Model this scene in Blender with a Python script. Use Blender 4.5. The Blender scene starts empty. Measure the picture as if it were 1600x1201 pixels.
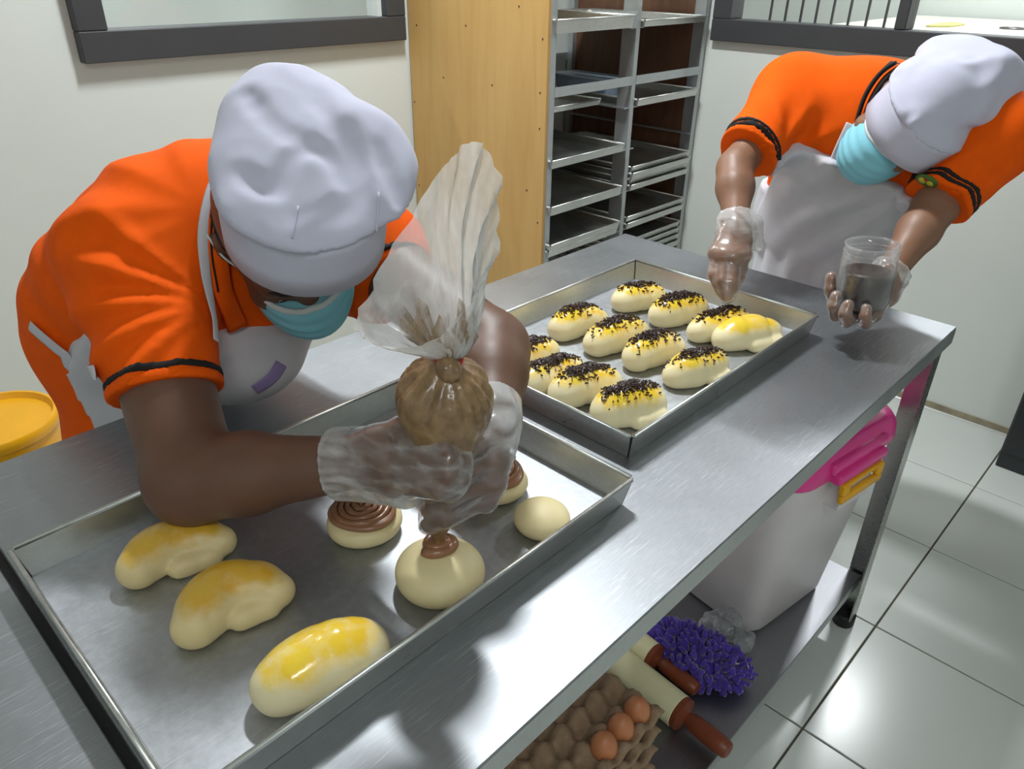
import bpy, bmesh, math, random
import numpy as np
from mathutils import Vector, Matrix

random.seed(7)
scene = bpy.context.scene
COL = scene.collection
A = np.array

# ------------------------------------------------------------------ camera
CAM = A([-1.60935, -0.30855, 1.43])
CR = A([0.69434, -0.71955, 0.01164])
CU = A([0.34594, 0.34792, 0.87136])
CF = A([0.63104, 0.60100, -0.49050])
FPX = 1182.43
cam_data = bpy.data.cameras.new('camera')
cam_data.sensor_width = 36.0
cam_data.sensor_fit = 'HORIZONTAL'
cam_data.lens = 36.0 * FPX / 1600.0
cam_data.clip_start = 0.02
cam = bpy.data.objects.new('camera', cam_data)
COL.objects.link(cam)
cam.matrix_world = Matrix(((CR[0], CU[0], -CF[0], CAM[0]), (CR[1], CU[1], -CF[1], CAM[1]),
                           (CR[2], CU[2], -CF[2], CAM[2]), (0, 0, 0, 1)))
scene.camera = cam

# ------------------------------------------------------------------ world, exposure, large lights
world = bpy.data.worlds.new('world')
scene.world = world
world.use_nodes = True
world.node_tree.nodes['Background'].inputs[0].default_value = (0.80, 0.90, 1.0, 1)
world.node_tree.nodes['Background'].inputs[1].default_value = 0.25
scene.view_settings.view_transform = 'Standard'
scene.view_settings.look = 'None'
scene.view_settings.gamma = 1.0
scene.view_settings.use_curve_mapping = False
scene.view_settings.exposure = 0.13
scene.cycles.transparent_max_bounces = 24
MAIN_LAMP = (-0.25, 1.10, 2.80)      # ceiling lamp of the kitchen
MAIN_POWER = 46.0
SIDE_LAMP = (2.25, 0.40, 2.80)       # ceiling lamp of the room beyond the right window
SIDE_POWER = 46.0
REAR_FILL = (-2.2, -1.2, 2.80)      # fill lamp added for soft light, behind the photographer
REAR_POWER = 17.0
BACK_FILL = (-0.4, 3.0, 2.80)       # unseen lamp added to light the room beyond the back window
BACK_POWER = 30.0


def ray(x, y):
    return CF + CR * ((x - 800.0) / FPX) + CU * ((600.5 - y) / FPX)


def D(x, y, d):
    return CAM + ray(x, y) * d


def Zp(x, y, z):
    r = ray(x, y)
    return CAM + r * ((z - CAM[2]) / r[2])


def Yp(x, y, Y):
    r = ray(x, y)
    return CAM + r * ((Y - CAM[1]) / r[1])


def Xp(x, y, X):
    r = ray(x, y)
    return CAM + r * ((X - CAM[0]) / r[0])


# ------------------------------------------------------------------ materials
def lin(r, g, b):
    f = lambda c: (c / 255 / 12.92) if c / 255 <= 0.04045 else ((c / 255 + 0.055) / 1.055) ** 2.4
    return (f(r), f(g), f(b), 1.0)


class NT:
    def __init__(self, name):
        self.m = bpy.data.materials.new(name)
        self.m.use_nodes = True
        self.t = self.m.node_tree
        self.bsdf = self.t.nodes['Principled BSDF']
        self.out = self.t.nodes['Material Output']

    def n(self, typ, **kw):
        nd = self.t.nodes.new(typ)
        for k, v in kw.items():
            if k in nd.inputs:
                nd.inputs[k].default_value = v
            else:
                setattr(nd, k, v)
        return nd

    def l(self, a, b):
        self.t.links.new(a, b)

    def coords(self, scale=(1, 1, 1), rot=(0, 0, 0)):
        tc = self.n('ShaderNodeTexCoord')
        mp = self.n('ShaderNodeMapping')
        mp.inputs['Scale'].default_value = scale
        mp.inputs['Rotation'].default_value = rot
        self.l(tc.outputs['Object'], mp.inputs['Vector'])
        return mp.outputs['Vector']

    def noise(self, vec, scale, detail=3.0, rough=0.55, dist=0.0):
        nd = self.n('ShaderNodeTexNoise')
        nd.inputs['Scale'].default_value = scale
        nd.inputs['Detail'].default_value = detail
        nd.inputs['Roughness'].default_value = rough
        nd.inputs['Distortion'].default_value = dist
        self.l(vec, nd.inputs['Vector'])
        return nd.outputs['Fac']

    def ramp(self, fac, stops):
        nd = self.n('ShaderNodeValToRGB')
        el = nd.color_ramp.elements
        while len(el) < len(stops):
            el.new(0.5)
        for e, (p, c) in zip(el, stops):
            e.position = p
            e.color = c if len(c) == 4 else (*c, 1)
        self.l(fac, nd.inputs['Fac'])
        return nd.outputs['Color']

    def bump(self, h, strength=0.2, dist=0.002):
        nd = self.n('ShaderNodeBump')
        nd.inputs['Strength'].default_value = strength
        nd.inputs['Distance'].default_value = dist
        self.l(h, nd.inputs['Height'])
        self.l(nd.outputs['Normal'], self.bsdf.inputs['Normal'])
        return nd

    def set(self, **kw):
        for k, v in kw.items():
            self.bsdf.inputs[k].default_value = v
        return self


def mat(name, col, rough=0.5, metal=0.0, var=0.06, vscale=12, bump=0.0, bscale=120, bdist=0.001, spec=0.5,
        sheen=0.0, sss=0.0, coat=0.0, stretch=(1, 1, 1)):
    n = NT(name)
    n.set(**{'Roughness': rough, 'Metallic': metal, 'Specular IOR Level': spec})
    v = n.coords(stretch)
    c = A(col[:3])
    lo = tuple(np.clip(c * (1 - var), 0, 1))
    hi = tuple(np.clip(c * (1 + var), 0, 1))
    n.l(n.ramp(n.noise(v, vscale), [(0.3, lo), (0.7, hi)]), n.bsdf.inputs['Base Color'])
    if bump:
        n.bump(n.noise(v, bscale, 4.0), bump, bdist)
    if sheen:
        n.bsdf.inputs['Sheen Weight'].default_value = sheen
    if sss:
        n.bsdf.inputs['Subsurface Weight'].default_value = sss
        n.bsdf.inputs['Subsurface Radius'].default_value = (0.012, 0.006, 0.003)
        n.bsdf.inputs['Subsurface Scale'].default_value = 1.0
    if coat:
        n.bsdf.inputs['Coat Weight'].default_value = coat
        n.bsdf.inputs['Coat Roughness'].default_value = 0.12
    return n.m


def steel(name, col, rough, stretch, metal=1.0, rvar=0.12, bump=0.10, cloud=0.12, scratch=0.0, srot=0.35):
    n = NT(name)
    v = n.coords()
    vs = n.coords(stretch)
    c = A(col[:3])
    cl = n.noise(v, 5.0, 4.0)
    sc = n.noise(vs, 30.0, 5.0, 0.7)
    mx = n.n('ShaderNodeMath', operation='ADD')
    mx.use_clamp = True
    m2 = n.n('ShaderNodeMath', operation='MULTIPLY')
    m2.inputs[1].default_value = 0.5
    n.l(cl, mx.inputs[0]); n.l(sc, mx.inputs[1]); n.l(mx.outputs[0], m2.inputs[0])
    ms = n.n('ShaderNodeMath', operation='ADD'); n.l(cl, ms.inputs[0]); n.l(sc, ms.inputs[1])
    mh = n.n('ShaderNodeMath', operation='MULTIPLY'); mh.inputs[1].default_value = 0.5; n.l(ms.outputs[0], mh.inputs[0])
    bc_ = n.ramp(mh.outputs[0], [(0.35, tuple(c * (1 - cloud))), (0.65, tuple(np.clip(c * (1 + cloud), 0, 1)))])
    if scratch:
        s1 = n.noise(n.coords((2.0, 60.0, 1.0), (0, 0, srot)), 9.0, 3.0, 0.6, 0.4)
        s2 = n.noise(n.coords((2.5, 70.0, 1.0), (0, 0, srot - 0.7)), 8.0, 3.0, 0.6, 0.4)
        pt_ = n.noise(v, 7.0, 2.0)
        mm = n.n('ShaderNodeMath', operation='MAXIMUM'); n.l(s1, mm.inputs[0]); n.l(s2, mm.inputs[1])
        sm = n.ramp(mm.outputs[0], [(0.60, (0, 0, 0)), (0.74, (1, 1, 1))])
        pm = n.ramp(pt_, [(0.42, (0.1,) * 3), (0.62, (1, 1, 1))])
        mu = n.n('ShaderNodeMath', operation='MULTIPLY'); n.l(sm, mu.inputs[0]); n.l(pm, mu.inputs[1])
        mf = n.n('ShaderNodeMath', operation='MULTIPLY'); mf.inputs[1].default_value = scratch; n.l(mu.outputs[0], mf.inputs[0])
        mxx = n.n('ShaderNodeMix', data_type='RGBA'); mxx.inputs[7].default_value = (0.92, 0.93, 0.95, 1)
        n.l(mf.outputs[0], mxx.inputs['Factor']); n.l(bc_, mxx.inputs[6]); n.l(mxx.outputs[2], n.bsdf.inputs['Base Color'])
    else:
        n.l(bc_, n.bsdf.inputs['Base Color'])
    mr = n.n('ShaderNodeMapRange')
    mr.inputs['From Min'].default_value = 0.3; mr.inputs['From Max'].default_value = 0.7
    mr.inputs['To Min'].default_value = rough - rvar; mr.inputs['To Max'].default_value = rough + rvar
    n.l(mh.outputs[0], mr.inputs['Value']); n.l(mr.outputs[0], n.bsdf.inputs['Roughness'])
    n.bsdf.inputs['Metallic'].default_value = metal
    n.bump(sc, bump, 0.0006)
    return n.m


M = {}
M['wall'] = mat('wall_paint', lin(214, 219, 214), 0.55, var=0.02, vscale=2.5, bump=0.05, bscale=40)
M['ceiling'] = mat('ceiling_paint', lin(225, 226, 224), 0.8, var=0.01)
M['tile'] = mat('floor_tile_glaze', lin(210, 214, 210), 0.22, var=0.02, vscale=3, bump=0.02, bscale=8)
M['grout'] = mat('grout', lin(92, 84, 70), 0.9, var=0.2, vscale=30)
M['grime'] = mat('wall_foot_grime', lin(150, 142, 120), 0.9, var=0.25, vscale=18)
M['frame'] = mat('charcoal_frame_paint', lin(62, 63, 66), 0.45, var=0.04)
M['steel'] = steel('brushed_steel_top', (0.33, 0.345, 0.365), 0.46, (2.0, 14.0, 1.0), rvar=0.05, bump=0.14, scratch=0.40)
M['steel_shelf'] = steel('dull_steel_shelf', (0.30, 0.30, 0.32), 0.42, (2.0, 10.0, 1.0), rvar=0.06, bump=0.10)
M['steel_edge'] = steel('steel_edge', (0.52, 0.54, 0.54), 0.40, (14.0, 2.0, 2.0), bump=0.06)
M['steel_leg'] = steel('steel_leg', (0.50, 0.50, 0.48), 0.28, (2.0, 2.0, 14.0), bump=0.04)
M['alu'] = steel('aluminium_tray', (0.44, 0.46, 0.49), 0.50, (3.0, 3.0, 3.0), rvar=0.07, bump=0.12, cloud=0.16, scratch=0.45, srot=1.1)
M['alu_side'] = steel('aluminium_side', (0.66, 0.67, 0.65), 0.34, (3.0, 3.0, 6.0), rvar=0.10, bump=0.08, cloud=0.10)
M['alu_old'] = steel('old_aluminium', (0.66, 0.67, 0.65), 0.42, (6.0, 3.0, 6.0), bump=0.08, cloud=0.2)
M['rack_metal'] = mat('rack_aluminium', lin(176, 182, 184), 0.35, metal=0.55, var=0.06, vscale=20)
M['dark_gap'] = mat('dark_slit', lin(28, 28, 30), 0.8)
M['rubber'] = mat('black_rubber', lin(24, 24, 26), 0.6)
M['black'] = mat('black_laminate', lin(38, 40, 42), 0.4)
M['brown_ply'] = mat('brown_plywood', lin(98, 68, 48), 0.6, var=0.18, vscale=6, stretch=(6, 6, 1))
M['nail'] = mat('nail_head', lin(50, 38, 24), 0.5)
M['orange'] = mat('orange_pique', lin(240, 92, 6), 0.85, var=0.05, vscale=30, bump=0.25, bscale=900, bdist=0.0006, spec=0.15)
M['orange_dark'] = M['orange']
M['blackcloth'] = mat('black_knit', lin(24, 20, 20), 0.85)
M['white_cloth'] = mat('white_cotton', lin(198, 198, 217), 0.85, var=0.03, vscale=20, bump=0.15, bscale=700, bdist=0.0005, sheen=0.1, spec=0.2)
M['apron_cloth'] = mat('apron_cotton', lin(200, 198, 204), 0.85, var=0.04, vscale=14, bump=0.15, bscale=700, bdist=0.0005, spec=0.2)
M['lilac'] = mat('lilac_cotton', lin(140, 122, 168), 0.85)
M['trousers'] = mat('dark_trousers', lin(40, 40, 46), 0.85)
M['shoe'] = mat('shoe_rubber', lin(30, 30, 32), 0.5)
M['hair'] = mat('black_hair', lin(22, 18, 16), 0.6, bump=0.5, bscale=300, stretch=(1, 1, 4))
M['mask'] = mat('mask_blue', lin(134, 204, 222), 0.75, var=0.03, bump=0.1, bscale=500)
M['mask_edge'] = mat('mask_white', lin(205, 214, 216), 0.75)
M['eye_white'] = mat('eye_white', lin(220, 215, 205), 0.25)
M['eye_dark'] = mat('eye_iris', lin(25, 16, 12), 0.15)
M['nailskin'] = mat('fingernail', lin(190, 140, 120), 0.35)
M['yellow_plastic'] = mat('yellow_plastic', lin(236, 172, 20), 0.35, var=0.05)
M['pink_plastic'] = mat('pink_plastic', lin(232, 62, 148), 0.28, var=0.04)
M['tub'] = mat('tub_plastic', lin(222, 214, 216), 0.35, var=0.03, sss=0.0)
M['red_wood'] = mat('red_brown_handle', lin(126, 62, 36), 0.4, var=0.1)
M['pin_wood'] = mat('cream_roller', lin(226, 220, 178), 0.45, var=0.03)
M['egg'] = mat('egg_shell', lin(196, 126, 84), 0.45, var=0.08, vscale=25)
M['pulp'] = mat('grey_brown_pulp', lin(156, 130, 104), 0.95, var=0.14, vscale=60, bump=0.7, bscale=260, bdist=0.003)
M['purple'] = mat('purple_chenille', lin(74, 48, 156), 0.9, var=0.25, vscale=40, sheen=0.4)
M['choc'] = mat('chocolate_cream', lin(146, 102, 72), 0.32, var=0.08, vscale=40, coat=0.2)
M['sprinkle'] = mat('chocolate_vermicelli', lin(48, 28, 22), 0.4, var=0.2, vscale=200)
M['red'] = mat('red_rubber_band', lin(176, 40, 40), 0.5)
M['lampbody'] = mat('lamp_housing', lin(235, 235, 235), 0.5)
M['chrome'] = mat('wire_chrome', lin(120, 120, 124), 0.3, metal=0.9)
M['green'] = mat('badge_green', lin(74, 110, 40), 0.7)
M['badge_yellow'] = mat('badge_yellow', lin(206, 186, 50), 0.7)
M['badge_red'] = mat('badge_red', lin(170, 50, 30), 0.7)
M['skin'] = mat('brown_skin', lin(104, 72, 56), 0.48, var=0.10, vscale=14, bump=0.12, bscale=350, bdist=0.0008, sss=0.06)
M['skin_b'] = mat('light_brown_skin', lin(136, 98, 76), 0.48, var=0.10, vscale=14, bump=0.12, bscale=350, bdist=0.0008, sss=0.06)


def plywood():
    n = NT('yellow_plywood')
    v = n.coords((7, 7, 0.7))
    f = n.noise(v, 3.0, 5.0, 0.6, 0.6)
    v2 = n.coords((1, 1, 0.25))
    f2 = n.noise(v2, 4.0, 2.0)
    c1 = n.ramp(f, [(0.25, lin(174, 134, 74)), (0.5, lin(192, 154, 94)), (0.8, lin(202, 166, 106))])
    c2 = n.ramp(f2, [(0.35, lin(190, 146, 80)), (0.7, lin(214, 176, 112))])
    mx = n.n('ShaderNodeMix', data_type='RGBA'); mx.inputs['Factor'].default_value = 0.45
    n.l(c1, mx.inputs[6]); n.l(c2, mx.inputs[7]); n.l(mx.outputs[2], n.bsdf.inputs['Base Color'])
    n.set(Roughness=0.5)
    n.bump(f, 0.05, 0.001)
    return n.m


M['ply'] = plywood()


def bread(name, dough, wash, wet):
    """dough with an egg-wash coat where the vertex attribute 'wash' says it was brushed"""
    n = NT(name)
    at = n.n('ShaderNodeAttribute'); at.attribute_name = 'wash'
    v = n.coords()
    nz = n.noise(v, 55.0, 4.0)
    ad = n.n('ShaderNodeMath', operation='MULTIPLY_ADD'); ad.inputs[1].default_value = 0.9; 
    n.l(nz, ad.inputs[0]); n.l(at.outputs['Fac'], ad.inputs[2])
    ms = n.n('ShaderNodeMapRange'); ms.inputs['From Min'].default_value = 0.72; ms.inputs['From Max'].default_value = 1.22
    n.l(ad.outputs[0], ms.inputs['Value'])
    w2 = n.ramp(n.noise(v, 30.0, 2.0), [(0.35, wash), (0.75, tuple(np.clip(A(wash[:3]) * A([1.0, 1.18, 1.9]), 0, 1)))])
    dc = n.ramp(n.noise(v, 22.0, 3.0), [(0.3, tuple(A(dough[:3]) * 0.94)), (0.7, dough)])
    mx = n.n('ShaderNodeMix', data_type='RGBA')
    n.l(ms.outputs[0], mx.inputs['Factor']); n.l(dc, mx.inputs[6]); n.l(w2, mx.inputs[7])
    n.l(mx.outputs[2], n.bsdf.inputs['Base Color'])
    mr = n.n('ShaderNodeMapRange'); mr.inputs['To Min'].default_value = 0.5; mr.inputs['To Max'].default_value = wet
    n.l(ms.outputs[0], mr.inputs['Value']); n.l(mr.outputs[0], n.bsdf.inputs['Roughness'])
    n.bsdf.inputs['Subsurface Weight'].default_value = 0.12
    n.bsdf.inputs['Subsurface Radius'].default_value = (0.01, 0.007, 0.004)
    n.bsdf.inputs['Subsurface Scale'].default_value = 1.0
    n.bump(n.noise(v, 140.0, 3.0), 0.12, 0.001)
    return n.m


M['dough'] = bread('dough_wet', lin(238, 226, 184), lin(240, 196, 50), 0.13)
M['dough_dry'] = bread('dough_dry', lin(226, 206, 152), lin(216, 166, 50), 0.36)
M['dough_plain'] = bread('dough_plain', lin(228, 212, 164), lin(226, 208, 160), 0.5)


def film(name, tint, milky, gloss, scale, stretch=(1, 1, 1), edge=0.5, refl=0.55, base=0.05):
    """thin clear plastic: transparent with milky streaks and a gloss"""
    n = NT(name)
    t = n.t
    t.nodes.remove(n.bsdf)
    v = n.coords(stretch)
    nz = n.noise(v, scale, 4.0, 0.6, 0.35)
    fac = n.ramp(nz, [(0.44, (milky[0],) * 3), (0.66, (milky[1],) * 3)])
    lw = n.n('ShaderNodeLayerWeight'); lw.inputs['Blend'].default_value = 0.5
    ml = n.n('ShaderNodeMath', operation='MULTIPLY'); ml.inputs[1].default_value = edge
    n.l(lw.outputs['Facing'], ml.inputs[0])
    ad = n.n('ShaderNodeMath', operation='ADD'); ad.use_clamp = True
    wa = n.n('ShaderNodeAttribute'); wa.attribute_name = 'wash'
    wm = n.n('ShaderNodeMath', operation='MULTIPLY_ADD'); wm.inputs[1].default_value = 0.70
    n.l(wa.outputs['Fac'], wm.inputs[0]); n.l(fac, wm.inputs[2])
    n.l(wm.outputs[0], ad.inputs[0]); n.l(ml.outputs[0], ad.inputs[1])
    tr = n.n('ShaderNodeBsdfTransparent'); tr.inputs['Color'].default_value = (0.97, 0.97, 0.97, 1)
    df = n.n('ShaderNodeBsdfDiffuse'); df.inputs['Color'].default_value = tint
    tl = n.n('ShaderNodeBsdfTranslucent'); tl.inputs['Color'].default_value = tint
    gl = n.n('ShaderNodeBsdfGlossy'); gl.inputs['Roughness'].default_value = gloss; gl.inputs['Color'].default_value = (1, 1, 1, 1)
    m1 = n.n('ShaderNodeMixShader'); m1.inputs[0].default_value = 0.55
    n.l(df.outputs[0], m1.inputs[1]); n.l(tl.outputs[0], m1.inputs[2])
    m2 = n.n('ShaderNodeMixShader'); n.l(ad.outputs[0], m2.inputs[0])
    n.l(tr.outputs[0], m2.inputs[1]); n.l(m1.outputs[0], m2.inputs[2])
    pw = n.n('ShaderNodeMath', operation='POWER'); pw.inputs[1].default_value = 3.0; n.l(lw.outputs['Facing'], pw.inputs[0])
    fr = n.n('ShaderNodeMath', operation='MULTIPLY_ADD'); fr.inputs[1].default_value = refl; fr.inputs[2].default_value = base
    n.l(pw.outputs[0], fr.inputs[0])
    m3 = n.n('ShaderNodeMixShader'); n.l(fr.outputs[0], m3.inputs[0])
    n.l(m2.outputs[0], m3.inputs[1]); n.l(gl.outputs[0], m3.inputs[2])
    n.l(m3.outputs[0], n.out.inputs['Surface'])
    bp = n.n('ShaderNodeBump'); bp.inputs['Strength'].default_value = 0.25; bp.inputs['Distance'].default_value = 0.003
    n.l(nz, bp.inputs['Height']); n.l(bp.outputs['Normal'], gl.inputs['Normal']); pass
    return n.m


M['glove'] = film('clear_glove_film', (0.90, 0.91, 0.92, 1), (0.0, 0.20), 0.18, 24, (1, 1, 4.0), 0.22)
M['bagfilm'] = film('piping_bag_film', (0.95, 0.94, 0.93, 1), (0.46, 0.76), 0.18, 16, (1, 1, 0.5), 0.35)
M['jarglass'] = film('jar_plastic', (0.9, 0.9, 0.92, 1), (0.0, 0.04), 0.05, 20, (1, 1, 1), 0.22)
M['bag_clear'] = film('crumpled_clear_bag', (0.7, 0.72, 0.74, 1), (0.04, 0.30), 0.12, 60, (1, 1, 1), 0.5)
M['smear'] = film('cream_smeared_film', (0.34, 0.22, 0.11, 1), (0.25, 0.95), 0.25, 60, (1, 1, 0.4), 0.2)
M['pane'] = film('window_glass', (0.8, 0.85, 0.85, 1), (0.0, 0.02), 0.02, 2, (1, 1, 1), 0.0, 0.05, 0.01)


def cream_in_bag():
    n = NT('cocoa_cream_behind_film')
    v = n.coords()
    f = n.noise(v, 60.0, 4.0, 0.6, 0.5)
    n.l(n.ramp(f, [(0.3, lin(112, 84, 54)), (0.55, lin(138, 108, 72)), (0.8, lin(160, 132, 98))]), n.bsdf.inputs['Base Color'])
    n.set(Roughness=0.35)
    n.bsdf.inputs['Coat Weight'].default_value = 0.5
    n.bsdf.inputs['Coat Roughness'].default_value = 0.15
    n.bump(f, 0.2, 0.002)
    return n.m


M['bagcream'] = cream_in_bag()


def emit(name, col, s):
    n = NT(name)
    n.bsdf.inputs['Emission Color'].default_value = (*col, 1)
    n.bsdf.inputs['Emission Strength'].default_value = s
    n.bsdf.inputs['Base Color'].default_value = (0.9, 0.9, 0.9, 1)
    return n.m


M['tube'] = emit('lamp_glow', (1.0, 0.98, 0.94), 6.0)
# ------------------------------------------------------------------ object helpers
def tag(o, label=None, cat=None, group=None, kind=None):
    if label: o['label'] = label
    if cat: o['category'] = cat
    if group: o['group'] = group
    if kind: o['kind'] = kind
    return o


def empty(name, loc, label=None, cat=None, group=None, kind=None):
    o = bpy.data.objects.new(name, None)
    o.empty_display_size = 0.05
    o.location = tuple(float(c) for c in loc)
    COL.objects.link(o)
    o['wl'] = [float(c) for c in loc]
    return tag(o, label, cat, group, kind)


def wloc(o):
    return A(list(o['wl'])) if o is not None and 'wl' in o else A([0., 0., 0.])


def obj(name, VF, m, parent=None, smooth=False, origin=None, attr=None, angle=None):
    """one mesh object from world-space vertices; the origin is the parent's or the given point"""
    V, F = VF
    V = np.asarray(V, float)
    if origin is None:
        origin = wloc(parent) if parent is not None else A([V[:, 0].mean(), V[:, 1].mean(), V[:, 2].min()])
    origin = A(origin, float)
    me = bpy.data.meshes.new(name)
    me.from_pydata((V - origin).tolist(), [], F if isinstance(F, list) else F.tolist())
    me.update()
    if smooth:
        me.polygons.foreach_set('use_smooth', np.ones(len(me.polygons), bool))
    if angle is not None:
        me.polygons.foreach_set('use_smooth', np.ones(len(me.polygons), bool))
        me.set_sharp_from_angle(angle=math.radians(angle))
    if attr is not None:
        a = me.attributes.new('wash', 'FLOAT', 'POINT')
        a.data.foreach_set('value', np.asarray(attr, np.float32))
    me.materials.append(m if not isinstance(m, str) else M[m])
    o = bpy.data.objects.new(name, me)
    COL.objects.link(o)
    o['wl'] = [float(c) for c in origin]
    if parent is not None:
        o.parent = parent
        o.location = tuple(origin - wloc(parent))
    else:
        o.location = tuple(origin)
    return o


def move_copy(o, delta, parent=None):
    c = o.copy()
    COL.objects.link(c)
    c.parent = parent
    c['wl'] = [float(v) for v in (wloc(o) + A(delta))]
    c.location = tuple(wloc(c) - (wloc(parent) if parent is not None else 0))
    return c


def copy_thing(o, delta, label=None):
    r = move_copy(o, delta)
    if label: r['label'] = label
    for ch in list(o.children):
        c = move_copy(ch, delta, r)
        for g in list(ch.children):
            move_copy(g, delta, c)
    return r


def join(*parts):
    V, F, n = [], [], 0
    for v, f in parts:
        v = np.asarray(v, float)
        V.append(v)
        F += [[i + n for i in p] for p in (f if isinstance(f, list) else f.tolist())]
        n += len(v)
    return np.vstack(V), F


def bm_out(bm):
    bm.normal_update()
    V = A([v.co[:] for v in bm.verts])
    bm.verts.index_update()
    F = [[v.index for v in f.verts] for f in bm.faces]
    bm.free()
    return V, F


def box(lo, hi, bev=0.0, seg=2, taper=None):
    bm = bmesh.new()
    bmesh.ops.create_cube(bm, size=1.0)
    lo = A(lo, float); hi = A(hi, float)
    for v in bm.verts:
        c = A(v.co[:]) + 0.5
        v.co = Vector(lo + c * (hi - lo))
        if taper and v.co.z < (lo[2] + hi[2]) / 2:
            m = (lo + hi) / 2
            v.co.x = m[0] + (v.co.x - m[0]) * taper
            v.co.y = m[1] + (v.co.y - m[1]) * taper
    if bev:
        bmesh.ops.bevel(bm, geom=list(bm.edges), offset=bev, segments=seg, affect='EDGES', profile=0.5)
    return bm_out(bm)


def frame_of(d, up=A([0., 0., 1.])):
    d = A(d, float); d = d / np.linalg.norm(d)
    if abs(d @ up) > 0.95: up = A([1., 0., 0.])
    a = np.cross(up, d); a /= np.linalg.norm(a)
    return a, np.cross(d, a), d


def bar(a, b, w, h, bev=0.0):
    """box beam from a to b"""
    a = A(a, float); b = A(b, float)
    x, y, d = frame_of(b - a)
    L = np.linalg.norm(b - a)
    V, F = box((-w / 2, -h / 2, 0), (w / 2, h / 2, L), bev)
    return a + V[:, :1] * x + V[:, 1:2] * y + V[:, 2:] * d, F


def smooth_path(pts, n=8, closed=False):
    P = [A(p, float) for p in pts]
    out = []
    N = len(P)
    for i in range(N if closed else N - 1):
        p0 = P[(i - 1) % N] if closed or i > 0 else P[i]
        p1 = P[i]; p2 = P[(i + 1) % N]
        p3 = P[(i + 2) % N] if closed or i + 2 < N else P[i + 1]
        for k in range(n):
            t = k / n
            out.append(0.5 * ((2 * p1) + (-p0 + p2) * t + (2 * p0 - 5 * p1 + 4 * p2 - p3) * t * t + (-p0 + 3 * p1 - 3 * p2 + p3) * t ** 3))
    if not closed: out.append(P[-1])
    return out


def tube(pts, r, seg=8, closed=False, flat=None, normals=None):
    """swept round (or flat ribbon) section; r may be a list"""
    P = [A(p, float) for p in pts]
    N = len(P)
    V, F = [], []
    prev = None
    for i, p in enumerate(P):
        if closed: t = P[(i + 1) % N] - P[i - 1]
        else: t = P[min(i + 1, N - 1)] - P[max(i - 1, 0)]
        t = t / (np.linalg.norm(t) + 1e-12)
        if normals is not None:
            nrm = A(normals[i]); a = nrm - t * (nrm @ t); a /= np.linalg.norm(a)
        elif prev is None:
            a = frame_of(t)[0]
        else:
            a = prev - t * (prev @ t); a /= np.linalg.norm(a)
        prev = a
        b = np.cross(t, a)
        ri = r[i] if hasattr(r, '__len__') else r
        ra, rb = (ri, ri) if flat is None else (flat, ri)
        for k in range(seg):
            th = 2 * math.pi * k / seg
            V.append(p + a * math.cos(th) * ra + b * math.sin(th) * rb)
    M_ = N if closed else N - 1
    for i in range(M_):
        for k in range(seg):
            j = (i + 1) % N
            F.append([i * seg + k, i * seg + (k + 1) % seg, j * seg + (k + 1) % seg, j * seg + k])
    if not closed:
        F.append(list(range(seg))[::-1])
        F.append([(N - 1) * seg + k for k in range(seg)])
    return A(V), F


def lathe(prof, c=(0, 0, 0), seg=32, axis=None, wob=None, sx=1.0, sy=1.0):
    """revolve (r, z) points about an axis through c"""
    c = A(c, float)
    if axis is None: x, y, d = A([1., 0, 0]), A([0, 1., 0]), A([0, 0, 1.])
    else: x, y, d = frame_of(axis)
    V, F = [], []
    for i, (r, z) in enumerate(prof):
        for k in range(seg):
            th = 2 * math.pi * k / seg
            rr = r if wob is None else r + wob(th, z)
            V.append(c + x * math.cos(th) * rr * sx + y * math.sin(th) * rr * sy + d * z)
    for i in range(len(prof) - 1):
        for k in range(seg):
            F.append([i * seg + k, i * seg + (k + 1) % seg, (i + 1) * seg + (k + 1) % seg, (i + 1) * seg + k])
    if prof[0][0] > 1e-6: F.append(list(range(seg))[::-1])
    if prof[-1][0] > 1e-6: F.append([(len(prof) - 1) * seg + k for k in range(seg)])
    return A(V), F


def prism(poly, axis, a, b):
    """extrude a 2-D outline along a world axis (0,1,2) between a and b"""
    n = len(poly)
    V = []
    for t in (a, b):
        for (u, v) in poly:
            p = [0, 0, 0]
            o = [i for i in range(3) if i != axis]
            p[o[0]] = u; p[o[1]] = v; p[axis] = t
            V.append(p)
    F = [[i, (i + 1) % n, n + (i + 1) % n, n + i] for i in range(n)] + [list(range(n))[::-1], list(range(n, 2 * n))]
    return A(V, float), F


# ------------------------------------------------------------------ signed distance modelling
def cap(P, a, b, ra, rb=None):
    rb = ra if rb is None else rb
    a = A(a, float); b = A(b, float)
    ab = b - a
    t = np.clip((P - a) @ ab / (ab @ ab + 1e-12), 0, 1)
    return np.linalg.norm(P - a - t[:, None] * ab, axis=1) - (ra + (rb - ra) * t)


def chain(P, pts, rs, k=0.0):
    d = None
    for i in range(len(pts) - 1):
        e = cap(P, pts[i], pts[i + 1], rs[i], rs[i + 1])
        d = e if d is None else (smin(d, e, k) if k else np.minimum(d, e))
    return d


def ell(P, c, r, R=None):
    q = P - A(c, float)
    if R is not None: q = q @ A(R, float).T
    r = A(r, float)
    k0 = np.linalg.norm(q / r, axis=1)
    k1 = np.linalg.norm(q / (r * r), axis=1) + 1e-9
    return k0 * (k0 - 1.0) / k1


def rbox(P, c, hs, rad=0.0, R=None):
    q = P - A(c, float)
    if R is not None: q = q @ A(R, float).T
    q = np.abs(q) - (A(hs, float) - rad)
    return np.linalg.norm(np.maximum(q, 0), axis=1) + np.minimum(q.max(axis=1), 0) - rad


def smin(a, b, k):
    h = np.maximum(k - np.abs(a - b), 0) / k
    return np.minimum(a, b) - h * h * k * 0.25


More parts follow.
